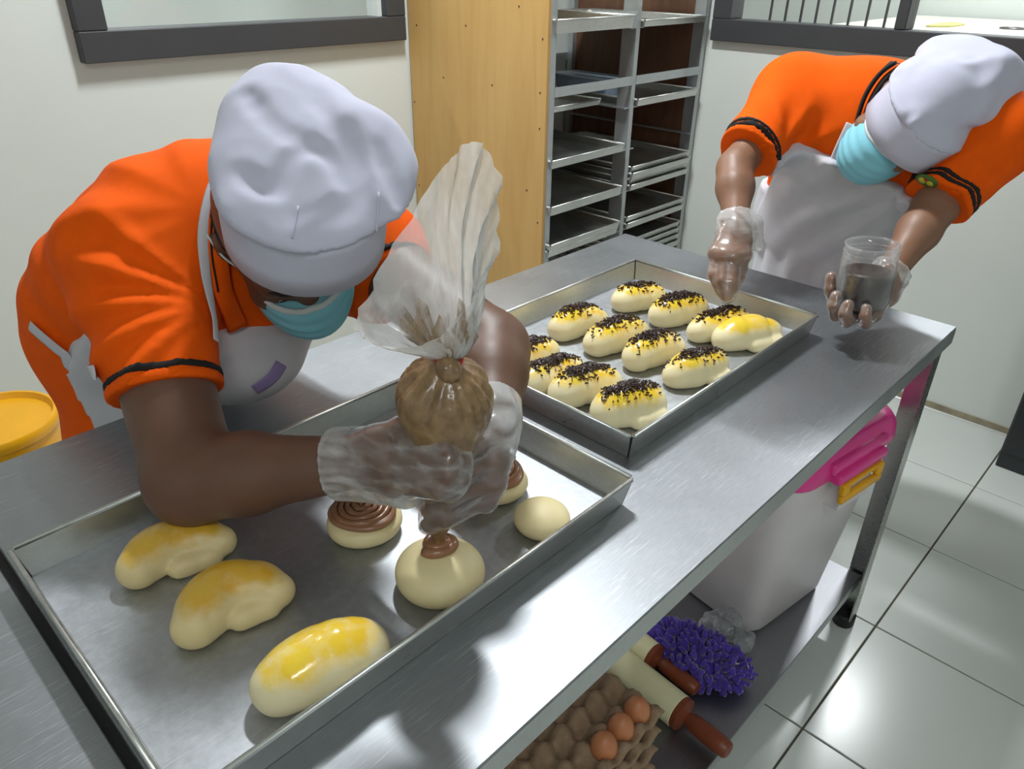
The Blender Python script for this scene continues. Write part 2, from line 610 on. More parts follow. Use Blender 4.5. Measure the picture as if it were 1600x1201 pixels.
def smax(a, b, k):
    return -smin(-a, -b, k)


def half(P, c, n):
    """positive on the side the normal points to"""
    n = A(n, float); n = n / np.linalg.norm(n)
    return (P - A(c, float)) @ n


_rng = np.random.RandomState(3)
_ND = [_rng.normal(size=(10, 3)) for _ in range(8)]
_NP = [_rng.uniform(0, 6.28, 10) for _ in range(8)]


def wav(P, freq, seed=0):
    """smooth pseudo-noise in about -1..1"""
    d = _ND[seed % 8]; ph = _NP[seed % 8] + seed
    s = np.zeros(len(P))
    for i in range(7):
        s += np.sin(P @ (d[i] * freq) + ph[i] + 0.9 * np.sin(P @ (d[(i + 3) % 10] * freq * 0.6) + ph[i + 1]))
    return s / 3.6


def fold(P, c, rad, direction, wl, amp, seed=0, warp=0.6):
    """creased cloth folds across 'direction' fading out with distance from c"""
    d = A(direction, float); d = d / np.linalg.norm(d)
    ph = (P @ d) * (2 * math.pi / wl) + warp * 2.0 * wav(P, 9.0, seed)
    w = np.exp(-((P - A(c, float)) ** 2).sum(1) / (rad * rad))
    s = np.sin(ph)
    return amp * w * (np.sign(s) * np.abs(s) ** 0.8 - 0.4 * (1 - np.abs(np.sin(ph * 0.5 + 1))) ** 3)


def surf(fn, lo, hi, h):
    """surface nets over fn(P) < 0; evaluates finely only near the surface"""
    lo = A(lo, float); hi = A(hi, float)
    B = 6
    nb = np.ceil((hi - lo) / (h * B)).astype(int) + 1
    n = nb * B + 1
    ii = np.stack(np.meshgrid(*[np.arange(k) for k in nb], indexing='ij'), -1).reshape(-1, 3)
    cd = fn(lo + (ii + 0.5) * B * h)
    keep = np.abs(cd) < B * h * 0.87 * 1.35 + 0.012
    G = np.ones(tuple(n), np.float32)
    sgn = np.where(cd < 0, -1.0, 1.0).reshape(tuple(nb))
    rep = np.repeat(np.repeat(np.repeat(sgn, B, 0), B, 1), B, 2)
    G[:-1, :-1, :-1] = rep
    msk = np.zeros(tuple(n), bool)
    for (a, b, c) in ii[keep]:
        msk[a * B:a * B + B + 1, b * B:b * B + B + 1, c * B:c * B + B + 1] = True
    idx = np.argwhere(msk)
    vals = np.empty(len(idx), np.float32)
    for s in range(0, len(idx), 200000):
        vals[s:s + 200000] = fn(lo + idx[s:s + 200000] * h)
    G[msk] = vals
    G[0] = G[-1] = 1; G[:, 0] = G[:, -1] = 1; G[:, :, 0] = G[:, :, -1] = 1
    S = G < 0
    c8 = [S[i:n[0] - 1 + i, j:n[1] - 1 + j, k:n[2] - 1 + k] for i in (0, 1) for j in (0, 1) for k in (0, 1)]
    anyb = c8[0].copy(); allb = c8[0].copy()
    for c in c8[1:]:
        anyb |= c; allb &= c
    cells = np.argwhere(anyb & ~allb)
    vid = -np.ones(tuple(n - 1), np.int64)
    vid[tuple(cells.T)] = np.arange(len(cells))
    acc = np.zeros((len(cells), 3)); cnt = np.zeros(len(cells))
    cor = [(i, j, k) for i in (0, 1) for j in (0, 1) for k in (0, 1)]
    gv = {c: G[cells[:, 0] + c[0], cells[:, 1] + c[1], cells[:, 2] + c[2]].astype(float) for c in cor}
    for c in cor:
        for ax in range(3):
            if c[ax] == 0:
                e = list(c); e[ax] = 1; e = tuple(e)
                a, b = gv[c], gv[e]
                x = (a < 0) != (b < 0)
                t = np.where(x, a / np.where(x, a - b, 1), 0)
                p = np.tile(A(c, float), (len(cells), 1)); p[:, ax] += t
                acc[x] += p[x]; cnt[x] += 1
    V = lo + (cells + acc / cnt[:, None]) * h
    F = []
    for ax in range(3):
        o1, o2 = [(1, 2), (2, 0), (0, 1)][ax]
        sl0 = [slice(None)] * 3; sl1 = [slice(None)] * 3
        sl0[ax] = slice(0, -1); sl1[ax] = slice(1, None)
        cr = S[tuple(sl0)] != S[tuple(sl1)]
        e = np.argwhere(cr)
        e = e[(e[:, o1] > 0) & (e[:, o2] > 0) & (e[:, o1] < n[o1] - 1) & (e[:, o2] < n[o2] - 1)]
        if not len(e): continue
        def cell(d1, d2):
            q = e.copy(); q[:, o1] -= d1; q[:, o2] -= d2
            return vid[tuple(q.T)]
        q = np.stack([cell(1, 1), cell(0, 1), cell(0, 0), cell(1, 0)], 1)
        inside0 = S[tuple(e.T)]
        q[~inside0] = q[~inside0][:, ::-1]
        F.append(q)
    return V, np.vstack(F)


def relax(VF, it=2, w=0.5):
    """light Laplacian smoothing"""
    V, F = VF
    F = np.asarray(F)
    a = np.concatenate([F[:, i] for i in range(4)]); b = np.concatenate([F[:, (i + 1) % 4] for i in range(4)])
    for _ in range(it):
        s = np.zeros_like(V); c = np.zeros(len(V))
        for k in range(3):
            s[:, k] = np.bincount(a, V[b, k], len(V)) + np.bincount(b, V[a, k], len(V))
        c = np.bincount(a, minlength=len(V)) + np.bincount(b, minlength=len(V))
        V = V + w * (s / np.maximum(c, 1)[:, None] - V)
    return V, F


def sdf_obj(name, fn, lo, hi, h, m, parent=None, it=1, attr=None, origin=None):
    V, F = relax(surf(fn, lo, hi, h), it)
    return obj(name, (V, F), m, parent, smooth=True, attr=None if attr is None else attr(V), origin=origin)


def project(fn, p, off, n=12):
    """walk a point to the level set fn = off"""
    p = A([p], float)
    for _ in range(n):
        d = fn(p)[0] - off
        g = A([(fn(p + e)[0] - fn(p - e)[0]) for e in np.eye(3) * 1e-3]) / 2e-3
        p = p - d * g / (g @ g + 1e-9)
    return p[0], g / np.linalg.norm(g)


def hit(fn, x, y, off=0.0, d0=0.45):
    """first point of the surface fn = off seen along one line of sight, with its normal"""
    r = ray(x, y)
    L = np.linalg.norm(r)
    t = d0
    for _ in range(90):
        d = fn(A([CAM + r * t]))[0] - off
        t += d * .6 / L
        if t > 4: break
    p = CAM + r * t
    g = A([(fn(A([p + k]))[0] - fn(A([p - k]))[0]) for k in np.eye(3) * 1e-3]) / 2e-3
    return p, g / (np.linalg.norm(g) + 1e-9)
# ------------------------------------------------------------------ the room
XW, YW = 1.21, 2.04            # right wall, back wall
XL, YF, ZC = -3.1, -2.3, 2.9   # left wall, wall behind the photographer, ceiling
WT = 0.06


def slab_with_hole(axis, pos, thick, u0, u1, z0, z1, hu0, hu1, hz0, hz1):
    """a wall of four slabs around a window opening; axis is the wall's normal"""
    P = []
    for (a, b, c, d) in ((u0, hu0, z0, z1), (hu1, u1, z0, z1), (hu0, hu1, z0, hz0), (hu0, hu1, hz1, z1)):
        if axis == 1: P.append(box((a, pos, c), (b, pos + thick, d)))
        else: P.append(box((pos, a, c), (pos + thick, b, d)))
    return join(*P)


floor = obj('floor', box((XL, YF, -0.06), (3.6, 4.0, -0.004)), 'grout')
tag(floor, 'white glazed floor tiles with dark grout', 'floor', kind='structure')
tile0 = None
for i in range(-8, 4):
    for j in range(-6, 6):
        x0 = -0.008 + 0.4 * i; y0 = -0.038 + 0.4 * j
        x1, y1 = x0 + 0.4, y0 + 0.4
        if x1 < XL + .2 or x0 > XW or y1 < YF + .2 or y0 > YW: continue
        if tile0 is None:
            tile0 = obj('floor_tile', box((x0 + .0022, y0 + .0022, -0.008), (x1 - .0022, y1 - .0022, 0.0), 0.0012, 1), 'tile', floor,
                        origin=(x0, y0, 0))
            t00 = A([x0, y0, 0])
        else:
            move_copy(tile0, A([x0, y0, 0]) - t00, floor)
tag(obj('wall_right', slab_with_hole(0, XW, WT, YF, YW + WT, 0, ZC, 0.10, 1.30, 1.235, 2.25), 'wall'),
    'white painted wall with a charcoal framed window', 'wall', kind='structure')
tag(obj('wall_back', slab_with_hole(1, YW, WT, XL, XW, 0, ZC, -0.76, 0.16, 1.24, 2.25), 'wall'),
    'white painted wall behind the nearer baker', 'wall', kind='structure')
tag(obj('wall_left', box((XL - WT, YF, 0), (XL, YW + WT, ZC)), 'wall'), 'plain white wall out of view on the left', 'wall', kind='structure')
tag(obj('wall_front', box((XL - WT, YF - WT, 0), (XW + WT, YF, ZC)), 'wall'), 'plain white wall behind the photographer', 'wall', kind='structure')
tag(obj('ceiling', box((XL - WT, YF - WT, ZC), (3.6, 4.0, ZC + WT)), 'ceiling'), 'white ceiling over the kitchen', 'ceiling', kind='structure')
# rooms beyond the two windows
tag(obj('wall_beyond_back', box((XL, 3.6, 0), (3.6, 3.66, ZC)), 'wall'), 'white wall seen through the back window', 'wall', kind='structure')
tag(obj('wall_beyond_right', box((3.0, -1.6, 0), (3.06, 3.6, ZC)), 'wall'), 'white wall seen through the right window', 'wall', kind='structure')
tag(obj('baseboard_right', relax((lambda vf: (vf[0], A(vf[1])))(box((XW - 0.006, -0.05, 0), (XW, YW, 0.022))), 0), 'grime'),
    'stained strip where the right wall meets the tiles', 'skirting', kind='structure')


def window(name, label, axis, pos, u0, u1, z0, z1, w, dep, mull, zi):
    """a window whose frame stands proud of the wall"""
    e = empty(name, (u0, pos, z0) if axis == 1 else (pos, u0, z0), label, 'window', kind='structure')
    def bx(a, b, c, d, p0, p1):
        return box((a, p0, c), (b, p1, d), 0.003, 1) if axis == 1 else box((p0, a, c), (p1, b, d), 0.003, 1)
    f0, f1 = pos - dep, pos + WT
    for nm, r in (('window_sill', (u0, u1, z0, z0 + w)), ('window_head', (u0, u1, z1 - w, z1)),
                  ('window_jamb', (u0, u0 + w, z0 + w, z1 - w)), ('window_jamb', (u1 - w, u1, z0 + w, z1 - w))):
        obj(nm, bx(*r, f0, f1), 'frame', e)
    for (a, b) in mull:
        obj('window_mullion', bx(a, b, z0 + w, z1 - w, f0 + 0.015, f1), 'frame', e)
    ed = [u0 + w] + [c for m in mull for c in m] + [u1 - w]
    for i in range(0, len(ed), 2):
        obj('window_pane', bx(ed[i], ed[i + 1], z0 + w, z1 - w, pos + 0.03, pos + 0.034), 'pane', e)
    return e


window('window_1', 'charcoal framed window above the nearer baker', 1, YW, -0.835, 0.255, 1.172, 2.32, 0.078, 0.035, [], 0)
window('window_2', 'charcoal framed window behind the farther baker', 0, XW, 0.05, 1.335, 1.168, 2.32, 0.075, 0.032, [(0.640, 0.676)], 0)
# vertical bars outside the right window
for k, y in enumerate([1.147, 1.088, 1.030, 0.974, 0.916, 0.857, 0.796, 0.735]):
    o = obj('window_bar', box((XW + .052, y - .0035, 1.24), (XW + .059, y + .0035, 2.25)), 'frame')
    tag(o, ['first', 'second', 'third', 'fourth', 'fifth', 'sixth', 'seventh', 'eighth'][k] + ' thin window bar from the rack, outside the right window', 'window bar', 'bars outside the right window')

cn = empty('counter', (1.9, 0.3, 0.0), 'white counter in the room beyond the right window', 'counter')
obj('counter_top', box((1.62, -1.0, 1.16), (2.95, 1.20, 1.20), .004), mat('cream_counter', lin(206, 204, 192), .6), cn)
obj('counter_body', box((1.68, -0.95, 0.0), (2.9, 1.15, 1.16)), 'wall', cn)
c = Zp(1582, 44, 1.2035)
tag(obj('wire_ring', tube([(c[0] + .045 * math.cos(t), c[1] + .045 * math.sin(t), c[2]) for t in np.linspace(0, 2 * math.pi, 25)[:-1]], .0035, 6, True), 'chrome', smooth=True),
    'thin grey wire ring lying on the counter beyond the right window', 'ring')
yc = Zp(1480, 38, 1.205)
yp = [(yc[0] + .16 * math.cos(t) * (1 + .18 * math.sin(3 * t)), yc[1] + .06 * math.sin(t) * (1 + .2 * math.cos(2 * t))) for t in np.linspace(0, 2 * math.pi, 20)[:-1]]
tag(obj('cleaning_cloth', prism(yp, 2, 1.1996, 1.206), mat('olive_cloth', lin(190, 182, 120), .9)), 'small olive yellow cloth on the counter beyond the right window', 'cloth')

# black cupboard at the right edge
cb = empty('cupboard', (1.085, -0.35, 0), 'black cupboard at the right edge standing on the tiles', 'cupboard')
obj('carcass', box((0.965, -0.65, 0.0), (1.20, -0.048, 0.92), .003, 1), 'black', cb)
obj('door', box((0.958, -0.34, 0.06), (0.966, -0.052, 0.90), .002, 1), 'black', cb)
obj('door', box((0.958, -0.646, 0.06), (0.966, -0.344, 0.90), .002, 1), 'black', cb)


# lamps, inferred or added for light: a white box fitting with a glowing tube under it
def lamp(name, loc, power, size, label, along=0):
    e = empty(name, loc, label, 'lamp')
    x, y, z = loc
    lx, ly = (size / 2, .04) if along == 0 else (.04, size / 2)
    obj('housing', box((x - lx, y - ly, z + .045), (x + lx, y + ly, ZC), .006), 'lampbody', e)
    d = A([1., 0, 0]) if along == 0 else A([0, 1., 0])
    obj('tube', tube([A(loc) + d * t + A([0, 0, .028]) for t in np.linspace(-size / 2 + .03, size / 2 - .03, 4)], .014, 12), 'tube', e, smooth=True)
    for s in (-1, 1):
        p = A(loc) + d * s * (size / 2 - .02)
        obj('tube_holder', box(p - A([.018, .018, -.005]), p + A([.018, .018, .05]), .003), 'lampbody', e)
    ld = bpy.data.lights.new(name + '_light', 'AREA')
    ld.shape = 'RECTANGLE'
    ld.size, ld.size_y = (size, .10) if along == 0 else (.10, size)
    ld.energy = power
    ld.color = (0.94, 0.985, 1.0)
    lo = bpy.data.objects.new(name + '_light', ld)
    COL.objects.link(lo)
    lo.location = (x, y, z - .005)
    lo.parent = None
    return e


lamp('ceiling_lamp', MAIN_LAMP, MAIN_POWER, 0.40, 'ceiling tube lamp over the work table', 1)
lamp('ceiling_lamp', SIDE_LAMP, SIDE_POWER, 0.40, 'ceiling tube lamp beyond the right window', 1)
lamp('ceiling_lamp', REAR_FILL, REAR_POWER, 1.20, 'added fill lamp behind the photographer', 0)
lamp('ceiling_lamp', BACK_FILL, BACK_POWER, 0.60, 'added unseen lamp beyond the back window', 0)

# ------------------------------------------------------------------ work tables
TT = 0.80


def table(label, x0, x1, y0, y1, legs):
    e = empty('work_table', ((x0 + x1) / 2, (y0 + y1) / 2, 0), label, 'table')
    obj('worktop', box((x0, y0, TT - .003), (x1, y1, TT), .0012, 1), 'steel', e)
    f = .036
    obj('apron_edge', join(box((x0, y0, TT - f), (x1, y0 + .002, TT - .003)), box((x0, y1 - .002, TT - f), (x1, y1, TT - .003)),
                           box((x0, y0 + .002, TT - f), (x0 + .002, y1 - .002, TT - .003)), box((x1 - .002, y0 + .002, TT - f), (x1, y1 - .002, TT - .003))), 'steel_edge', e)
    obj('stiffener', join(box((x0 + .05, y0 + .25, TT - .035), (x1 - .05, y0 + .28, TT - .003)), box((x0 + .05, y1 - .28, TT - .035), (x1 - .05, y1 - .25, TT - .003))), 'steel_leg', e)
    sz = .150
    obj('lower_shelf', box((x0 + .05, y0 + .02, sz - .004), (x1 - .04, y1 - .02, sz), .001, 1), 'steel_shelf', e)
    obj('shelf_lip', join(box((x0 + .05, y0 + .02, sz - .03), (x1 - .04, y0 + .022, sz - .004)), box((x1 - .042, y0 + .022, sz - .03), (x1 - .04, y1 - .022, sz - .004))), 'steel_edge', e)
    t = .003; w = .046
    for (lx, ly, sx, sy) in legs:
        lg = obj('leg', join(box((min(lx, lx + sx * w), min(ly, ly + sy * t), .032), (max(lx, lx + sx * w), max(ly, ly + sy * t), TT - .036)),
                             box((min(lx, lx + sx * t), min(ly + sy * t, ly + sy * w), .032), (max(lx, lx + sx * t), max(ly + sy * t, ly + sy * w), TT - .036))), 'steel_leg', e)
        cx, cy = lx + sx * w * .45, ly + sy * w * .45
        obj('rubber_foot', lathe([(.024, 0), (.026, .004), (.026, .03), (.022, .034)], (cx, cy, 0), 16), 'rubber', lg, angle=40)
    return e


table('steel work table holding both trays', -1.530, 0.0, 0.0, 0.818,
      [(-.030, .006, -1, 1), (-.030, .812, -1, -1), (-1.50, .006, 1, 1), (-1.50, .812, 1, -1)])
table('second steel table butted on at lower left', -2.90, -1.541, 0.0, 0.818,
      [(-1.571, .006, -1, 1), (-1.571, .812, -1, -1), (-2.87, .006, 1, 1), (-2.87, .812, 1, -1)])

obj('gap_shade_strip', box((-1.541, .004, .775), (-1.530, .814, .788)), 'rubber', [o for o in scene.objects if o.name.startswith('work_table')][-1])  # black strip added to stand for the shade in the gap between the tables

# ------------------------------------------------------------------ baking trays
def tray(name, label, x0, x1, y0, y1, z, hgt, group=None, mfloor='alu', mside='alu_side', lean=.008, full=True):
    """sheet metal tray: floor, four leaning sides, rolled rim with open slits at the corners"""
    e = empty(name, ((x0 + x1) / 2, (y0 + y1) / 2, z), label, 'tray', group)
    L = lean
    obj('tray_floor', box((x0 + L, y0 + L, z), (x1 - L, y1 - L, z + .0015)), mfloor, e)
    th = .0015
    def side(a0, a1, n):
        a0 = A(a0); a1 = A(a1); n = A(n)
        b0, b1 = a0 + n * L + A([0, 0, hgt]), a1 + n * L + A([0, 0, hgt])
        d = (a1 - a0) / np.linalg.norm(a1 - a0)
        b0 = b0 - d * (L - .0015); b1 = b1 + d * (L - .0015)
        V = [a0, a1, b1, b0, a0 + n * th, a1 + n * th, b1 + n * th, b0 + n * th]
        F = [[0, 1, 2, 3], [7, 6, 5, 4], [0, 4, 5, 1], [1, 5, 6, 2], [2, 6, 7, 3], [3, 7, 4, 0]]
        s = obj('tray_side', (V, F), mside, e)
        r0 = b0 + d * .002 + n * .0015; r1 = b1 - d * .002 + n * .0015
        obj('rolled_rim', tube([r0, r1], .0032, 8), mside, s, smooth=True)
    side((x0 + L, y0 + L, z), (x1 - L, y0 + L, z), (0, -1, 0))
    side((x1 - L, y0 + L, z), (x1 - L, y1 - L, z), (1, 0, 0))
    side((x1 - L, y1 - L, z), (x0 + L, y1 - L, z), (0, 1, 0))
    side((x0 + L, y1 - L, z), (x0 + L, y0 + L, z), (-1, 0, 0))
    if full:
        for (cx, cy) in ((x0, y0), (x1, y0), (x1, y1), (x0, y1)):
            obj('corner_seam', tube([(cx + (L if cx < (x0 + x1) / 2 else -L) * .95, cy + (L if cy < (y0 + y1) / 2 else -L) * .95, z + .001), (cx, cy, z + hgt)], .0016, 6), 'dark_gap', e)
    return e


T1Z = T2Z = TT + .0005
tray('baking_tray', 'aluminium baking tray under the piping bag, in front of the nearer baker', -1.528, -0.922, .128, .546, T1Z, .042)
tray('baking_tray', 'aluminium baking tray of sprinkled buns near the farther baker', -.842, -.246, .187, .612, T2Z, .042)

# ------------------------------------------------------------------ tray rack
RX0, RX1, RY0, RY1, RZ = .285, 1.203, 1.36, 2.03, 2.0
rk = empty('tray_rack', ((RX0 + RX1) / 2, (RY0 + RY1) / 2, 0), 'tall aluminium tray rack with a yellow plywood side', 'rack')
sp = obj('side_panel', box((RX0, RY0 + .004, 0.02), (RX0 + .012, RY1, RZ)), 'ply', rk)
for (x, y) in [(651, 39), (728, 40), (811, 10), (693, 121), (769, 133), (844, 145), (648, 159), (848, 61), (843, 201), (840, 348), (655, 289)]:
    p = Xp(x, y, RX0)
    obj('nail_head', lathe([(.0001, .0), (.0028, .0), (.0028, .0012), (.0001, .0014)], p, 8, axis=(-1, 0, 0)), 'nail', sp)
kn = Xp(823, 297, RX0)
obj('wood_knot', lathe([(.0001, .0), (.006, .0), (.005, .0008), (.0001, .0008)], kn, 10, axis=(-1, 0, 0), sy=.55), 'red_wood', sp)
obj('side_panel', box((RX1 - .010, RY0 + .03, .02), (RX1 - .001, RY1, RZ)), 'brown_ply', rk)
for (a, b) in ((RX0 + .012, RX0 + .036), (.735, .757), (RX1 - .034, RX1 - .010)):
    obj('post', box((a, RY0, 0.0), (b, RY0 + .003, RZ)), 'rack_metal', rk)
    obj('post_flange', box((a if a < .5 else (a - .0 if a < 1 else b - .003), RY0 + .003, 0), ((a if a < .5 else (a if a < 1 else b - .003)) + .003, RY0 + .06, RZ)), 'rack_metal', rk)
    obj('post', box((a, RY1 - .03, 0), (b, RY1 - .004, RZ)), 'rack_metal', rk)
obj('crossbar', box((RX0 + .036, RY0 - .002, 1.045), (.735, RY0 + .004, 1.074)), 'rack_metal', rk)
obj('crossbar', box((.757, RY0 - .002, 1.045), (RX1 - .034, RY0 + .004, 1.074)), 'rack_metal', rk)
obj('crossbar', box((RX0 + .036, RY1 - .012, 1.045), (RX1 - .034, RY1 - .004, 1.074)), 'rack_metal', rk)
LEV = [1.230, 0.970, 0.822, 0.665, 0.515, 0.360, 0.205]
lvx = [(RX0 + .012, RX0 + .040), (.707, .735), (.757, .785), (RX1 - .038, RX1 - .010)]
for z in LEV:
    for (a, b) in lvx:
        obj('rail', box((a, RY0 + .004, z - .004), (b, RY1 - .03, z)), 'rack_metal', rk)
obj('rear_brace', box((RX0 + .036, RY1 - .016, 1.38), (RX1 - .034, RY1 - .004, 1.42)), 'rack_metal', rk)

RL = (RX0 + .016, .731)
RR = (.761, RX1 - .014)


def rtray(colm, z, h, label, yo=0.0, x_in=0.0, n=0):
    x0, x1 = colm
    wd = (x1 - x0) - .030
    return tray('rack_tray', label, x0 + .003 + x_in, x0 + .003 + x_in + wd, RY0 - .012 + yo, RY0 + .55 + yo, z + .0005, h,
                'empty trays in the tall rack', 'alu_old', 'alu_old', .006, False)


rtray(RL, 1.230, .038, 'empty tray on the top left rack rails, above the crossbar')
rtray(RR, 1.230, .020, 'empty tray on the top right rack rails, above the crossbar')
rtray(RR, 0.970, .024, 'empty tray on the right rack rails just below the crossbar')
rtray(RL, 0.822, .026, 'empty tray on the left rack rails, first below the crossbar')
rtray(RL, 0.970, .018, 'empty tray pushed deep into the left rack just below the crossbar', .12)
for k, (dz, yo) in enumerate([(0, 0), (.0225, .006), (.0455, -.004), (.0675, .004)]):
    rtray(RR, .665 + dz, .021, ['bottom tray', 'second tray from below', 'third tray from below', 'top tray'][k] + ' in the right rack stack of four', yo, .004 * (k % 2))
rtray(RL, .665, .030, 'empty tray on the left rack rails, second below the crossbar', -.005)
for k, (dz, yo) in enumerate([(0, 0), (.0245, -.008)]):
    rtray(RL, .515 + dz, .023, ['lower', 'upper'][k] + ' tray of the pair low in the left rack', yo)
for k, (dz, yo) in enumerate([(0, 0), (.0255, .004)]):
    rtray(RR, .515 + dz, .023, ['lower', 'upper'][k] + ' tray of the pair low in the right rack', yo)
for k, dz in enumerate([0, .0265, .053, .0795]):
    rtray(RR, .360 + dz, .024, ['bottom', 'second', 'third', 'uppermost'][k] + ' tray in the lowest right rack stack beside the table corner', .003 * k)
# grey plastic tubs standing in the rack
tb = empty('plastic_tub', (.40, 1.70, .824), 'grey plastic tub standing deep in the left side of the rack', 'tub')
obj('tub_body', box((.315, 1.56, .8245), (.415, 1.78, .93), .008, 2, .92), mat('grey_tub', lin(120, 132, 146), .4), tb)
obj('tub_rim', box((.309, 1.554, .926), (.421, 1.786, .937), .004), mat('grey_tub_rim', lin(140, 150, 160), .4), tb)
tb = empty('plastic_tub', (.9, 1.62, .974), 'pale blue plastic tub in the right rack tray below the crossbar', 'tub')
obj('tub_body', box((.80, 1.52, .9735), (.93, 1.78, 1.04), .008, 2, .92), mat('blue_tub', lin(150, 170, 196), .35), tb)
obj('tub_rim', box((.795, 1.515, 1.034), (.935, 1.785, 1.042), .003), mat('blue_tub_rim', lin(170, 188, 208), .35), tb)

# ------------------------------------------------------------------ things on the lower shelf
SH = .150
# storage box: white translucent tub, pink lid, yellow latch
bx0, bx1, by0, by1 = .0, .395, .0, .50
BXO = A([-.474, .068, 0.]); BXY = math.radians(-8.5)


def bxw(vf):
    V, F = vf
    V = np.asarray(V, float)
    c_, s_ = math.cos(BXY), math.sin(BXY)
    return np.stack([BXO[0] + V[:, 0] * c_ - V[:, 1] * s_, BXO[1] + V[:, 0] * s_ + V[:, 1] * c_, V[:, 2]], 1), F


e = empty('storage_box', (-.25, .30, SH), 'white storage box with pink lid and yellow latch under the table', 'storage box')


def rrect(x0, x1, y0, y1, r, n=6):
    out = []
    for (cx, cy, a0) in ((x1 - r, y1 - r, 0), (x0 + r, y1 - r, 90), (x0 + r, y0 + r, 180), (x1 - r, y0 + r, 270)):
        for k in range(n + 1):
            a = math.radians(a0 + 90 * k / n)
            out.append((cx + r * math.cos(a), cy + r * math.sin(a)))
    return out


def loft(rings):
    """rings: list of (outline, z); capped at both ends"""
    n = len(rings[0][0]); V = []; F = []
    for o, z in rings:
        V += [(x, y, z) for x, y in o]
    for i in range(len(rings) - 1):
        for k in range(n):
            F.append([i * n + k, i * n + (k + 1) % n, (i + 1) * n + (k + 1) % n, (i + 1) * n + k])
    F.append(list(range(n))[::-1]); F.append([(len(rings) - 1) * n + k for k in range(n)])
    return A(V, float), F


def rr(ins, r): return rrect(bx0 + ins, bx1 - ins, by0 + ins, by1 - ins, r)


obj('tub_body', bxw(loft([(rr(.066, .03), SH + .0005), (rr(.054, .045), SH + .012), (rr(.024, .05), SH + .33), (rr(.012, .055), SH + .44)])), 'tub', e, angle=50)
lz = .583
lid = obj('lid', bxw(loft([(rr(.002, .07), lz), (rr(.0, .07), lz + .006), (rr(.003, .07), lz + .036), (rr(.012, .065), lz + .050), (rr(.026, .06), lz + .054),
                       (rr(.058, .045), lz + .054), (rr(.062, .045), lz + .034)])), 'pink_plastic', e, angle=50)
obj('lid_ridge', bxw(box((.105, -.008, lz + .014), (.295, .030, lz + .040), .006)), 'pink_plastic', lid, angle=50)
obj('lid_ridge', bxw(box((.115, -.018, lz - .006), (.285, .02, lz + .016), .005)), 'pink_plastic', lid, angle=50)
obj('lid_handle', bxw(tube(smooth_path([(.33, .16, lz + .034), (.33, .16, lz + .066), (.33, .20, lz + .074), (.33, .34, lz + .074), (.33, .38, lz + .066), (.33, .38, lz + .034)], 5), .010, 8)), 'pink_plastic', lid, smooth=True)
lx0, lx1, ly, lzz = .130, .272, -.024, lz - .034
obj('latch', bxw(join(box((lx0, ly, lzz - .018), (lx1, ly + .012, lzz + .000), .004), box((lx0, ly, lzz), (lx0 + .022, ly + .014, lzz + .024), .004),
                  box((lx1 - .022, ly, lzz), (lx1, ly + .014, lzz + .024), .004), box((lx0, ly + .002, lzz + .018), (lx1, ly + .014, lzz + .026), .003))), 'yellow_plastic', e, angle=50)
obj('latch_plate', bxw(box((lx0 + .02, ly + .012, lzz - .05), (lx1 - .02, .030, lzz + .02), .003)), 'tub', e)


# rolling pins
def pin(label, p0, p1, r):
    """roller from p0 (far, under the table) to p1 (near end), with a turned handle at each end"""
    p0 = A(p0, float); p1 = A(p1, float)
    d = (p1 - p0) / np.linalg.norm(p1 - p0); L = np.linalg.norm(p1 - p0)
    e = empty('rolling_pin', ((p0 + p1) / 2) * A([1, 1, 0]) + A([0, 0, SH]), label, 'rolling pin')
    obj('roller', lathe([(.001, 0), (r - .002, 0), (r, .002), (r, L - .002), (r - .002, L), (.001, L)], p0, 32, axis=d), 'pin_wood', e, angle=40)
    hp = [(.001, -.001), (r * .98, -.001), (r * .98, .010), (r * .62, .013), (r * .40, .018), (r * .40, .022), (r * .50, .028), (r * .56, .06), (r * .56, .09), (r * .50, .106), (r * .40, .110), (.001, .111)]
    obj('handle', lathe(hp, p1, 24, axis=d), 'red_wood', e, angle=40)
    obj('handle', lathe(hp, p0, 24, axis=-d), 'red_wood', e, angle=40)
    return e


def on_shelf(x, y, h): return Zp(x, y, SH + h)


pa = on_shelf(1062, 1112, .034); pb = on_shelf(960, 1030, .034)
dd = (pb - pa) / np.linalg.norm(pb - pa)
pin('cream rolling pin with red-brown handles, nearer to the eggs', pa + dd * .26, pa, .0335)
pa = on_shelf(1020, 1025, .030); pb = on_shelf(985, 1000, .030)
pin('cream rolling pin with red-brown handles, beside the purple mitt', pa + dd * .26, pa, .0295)

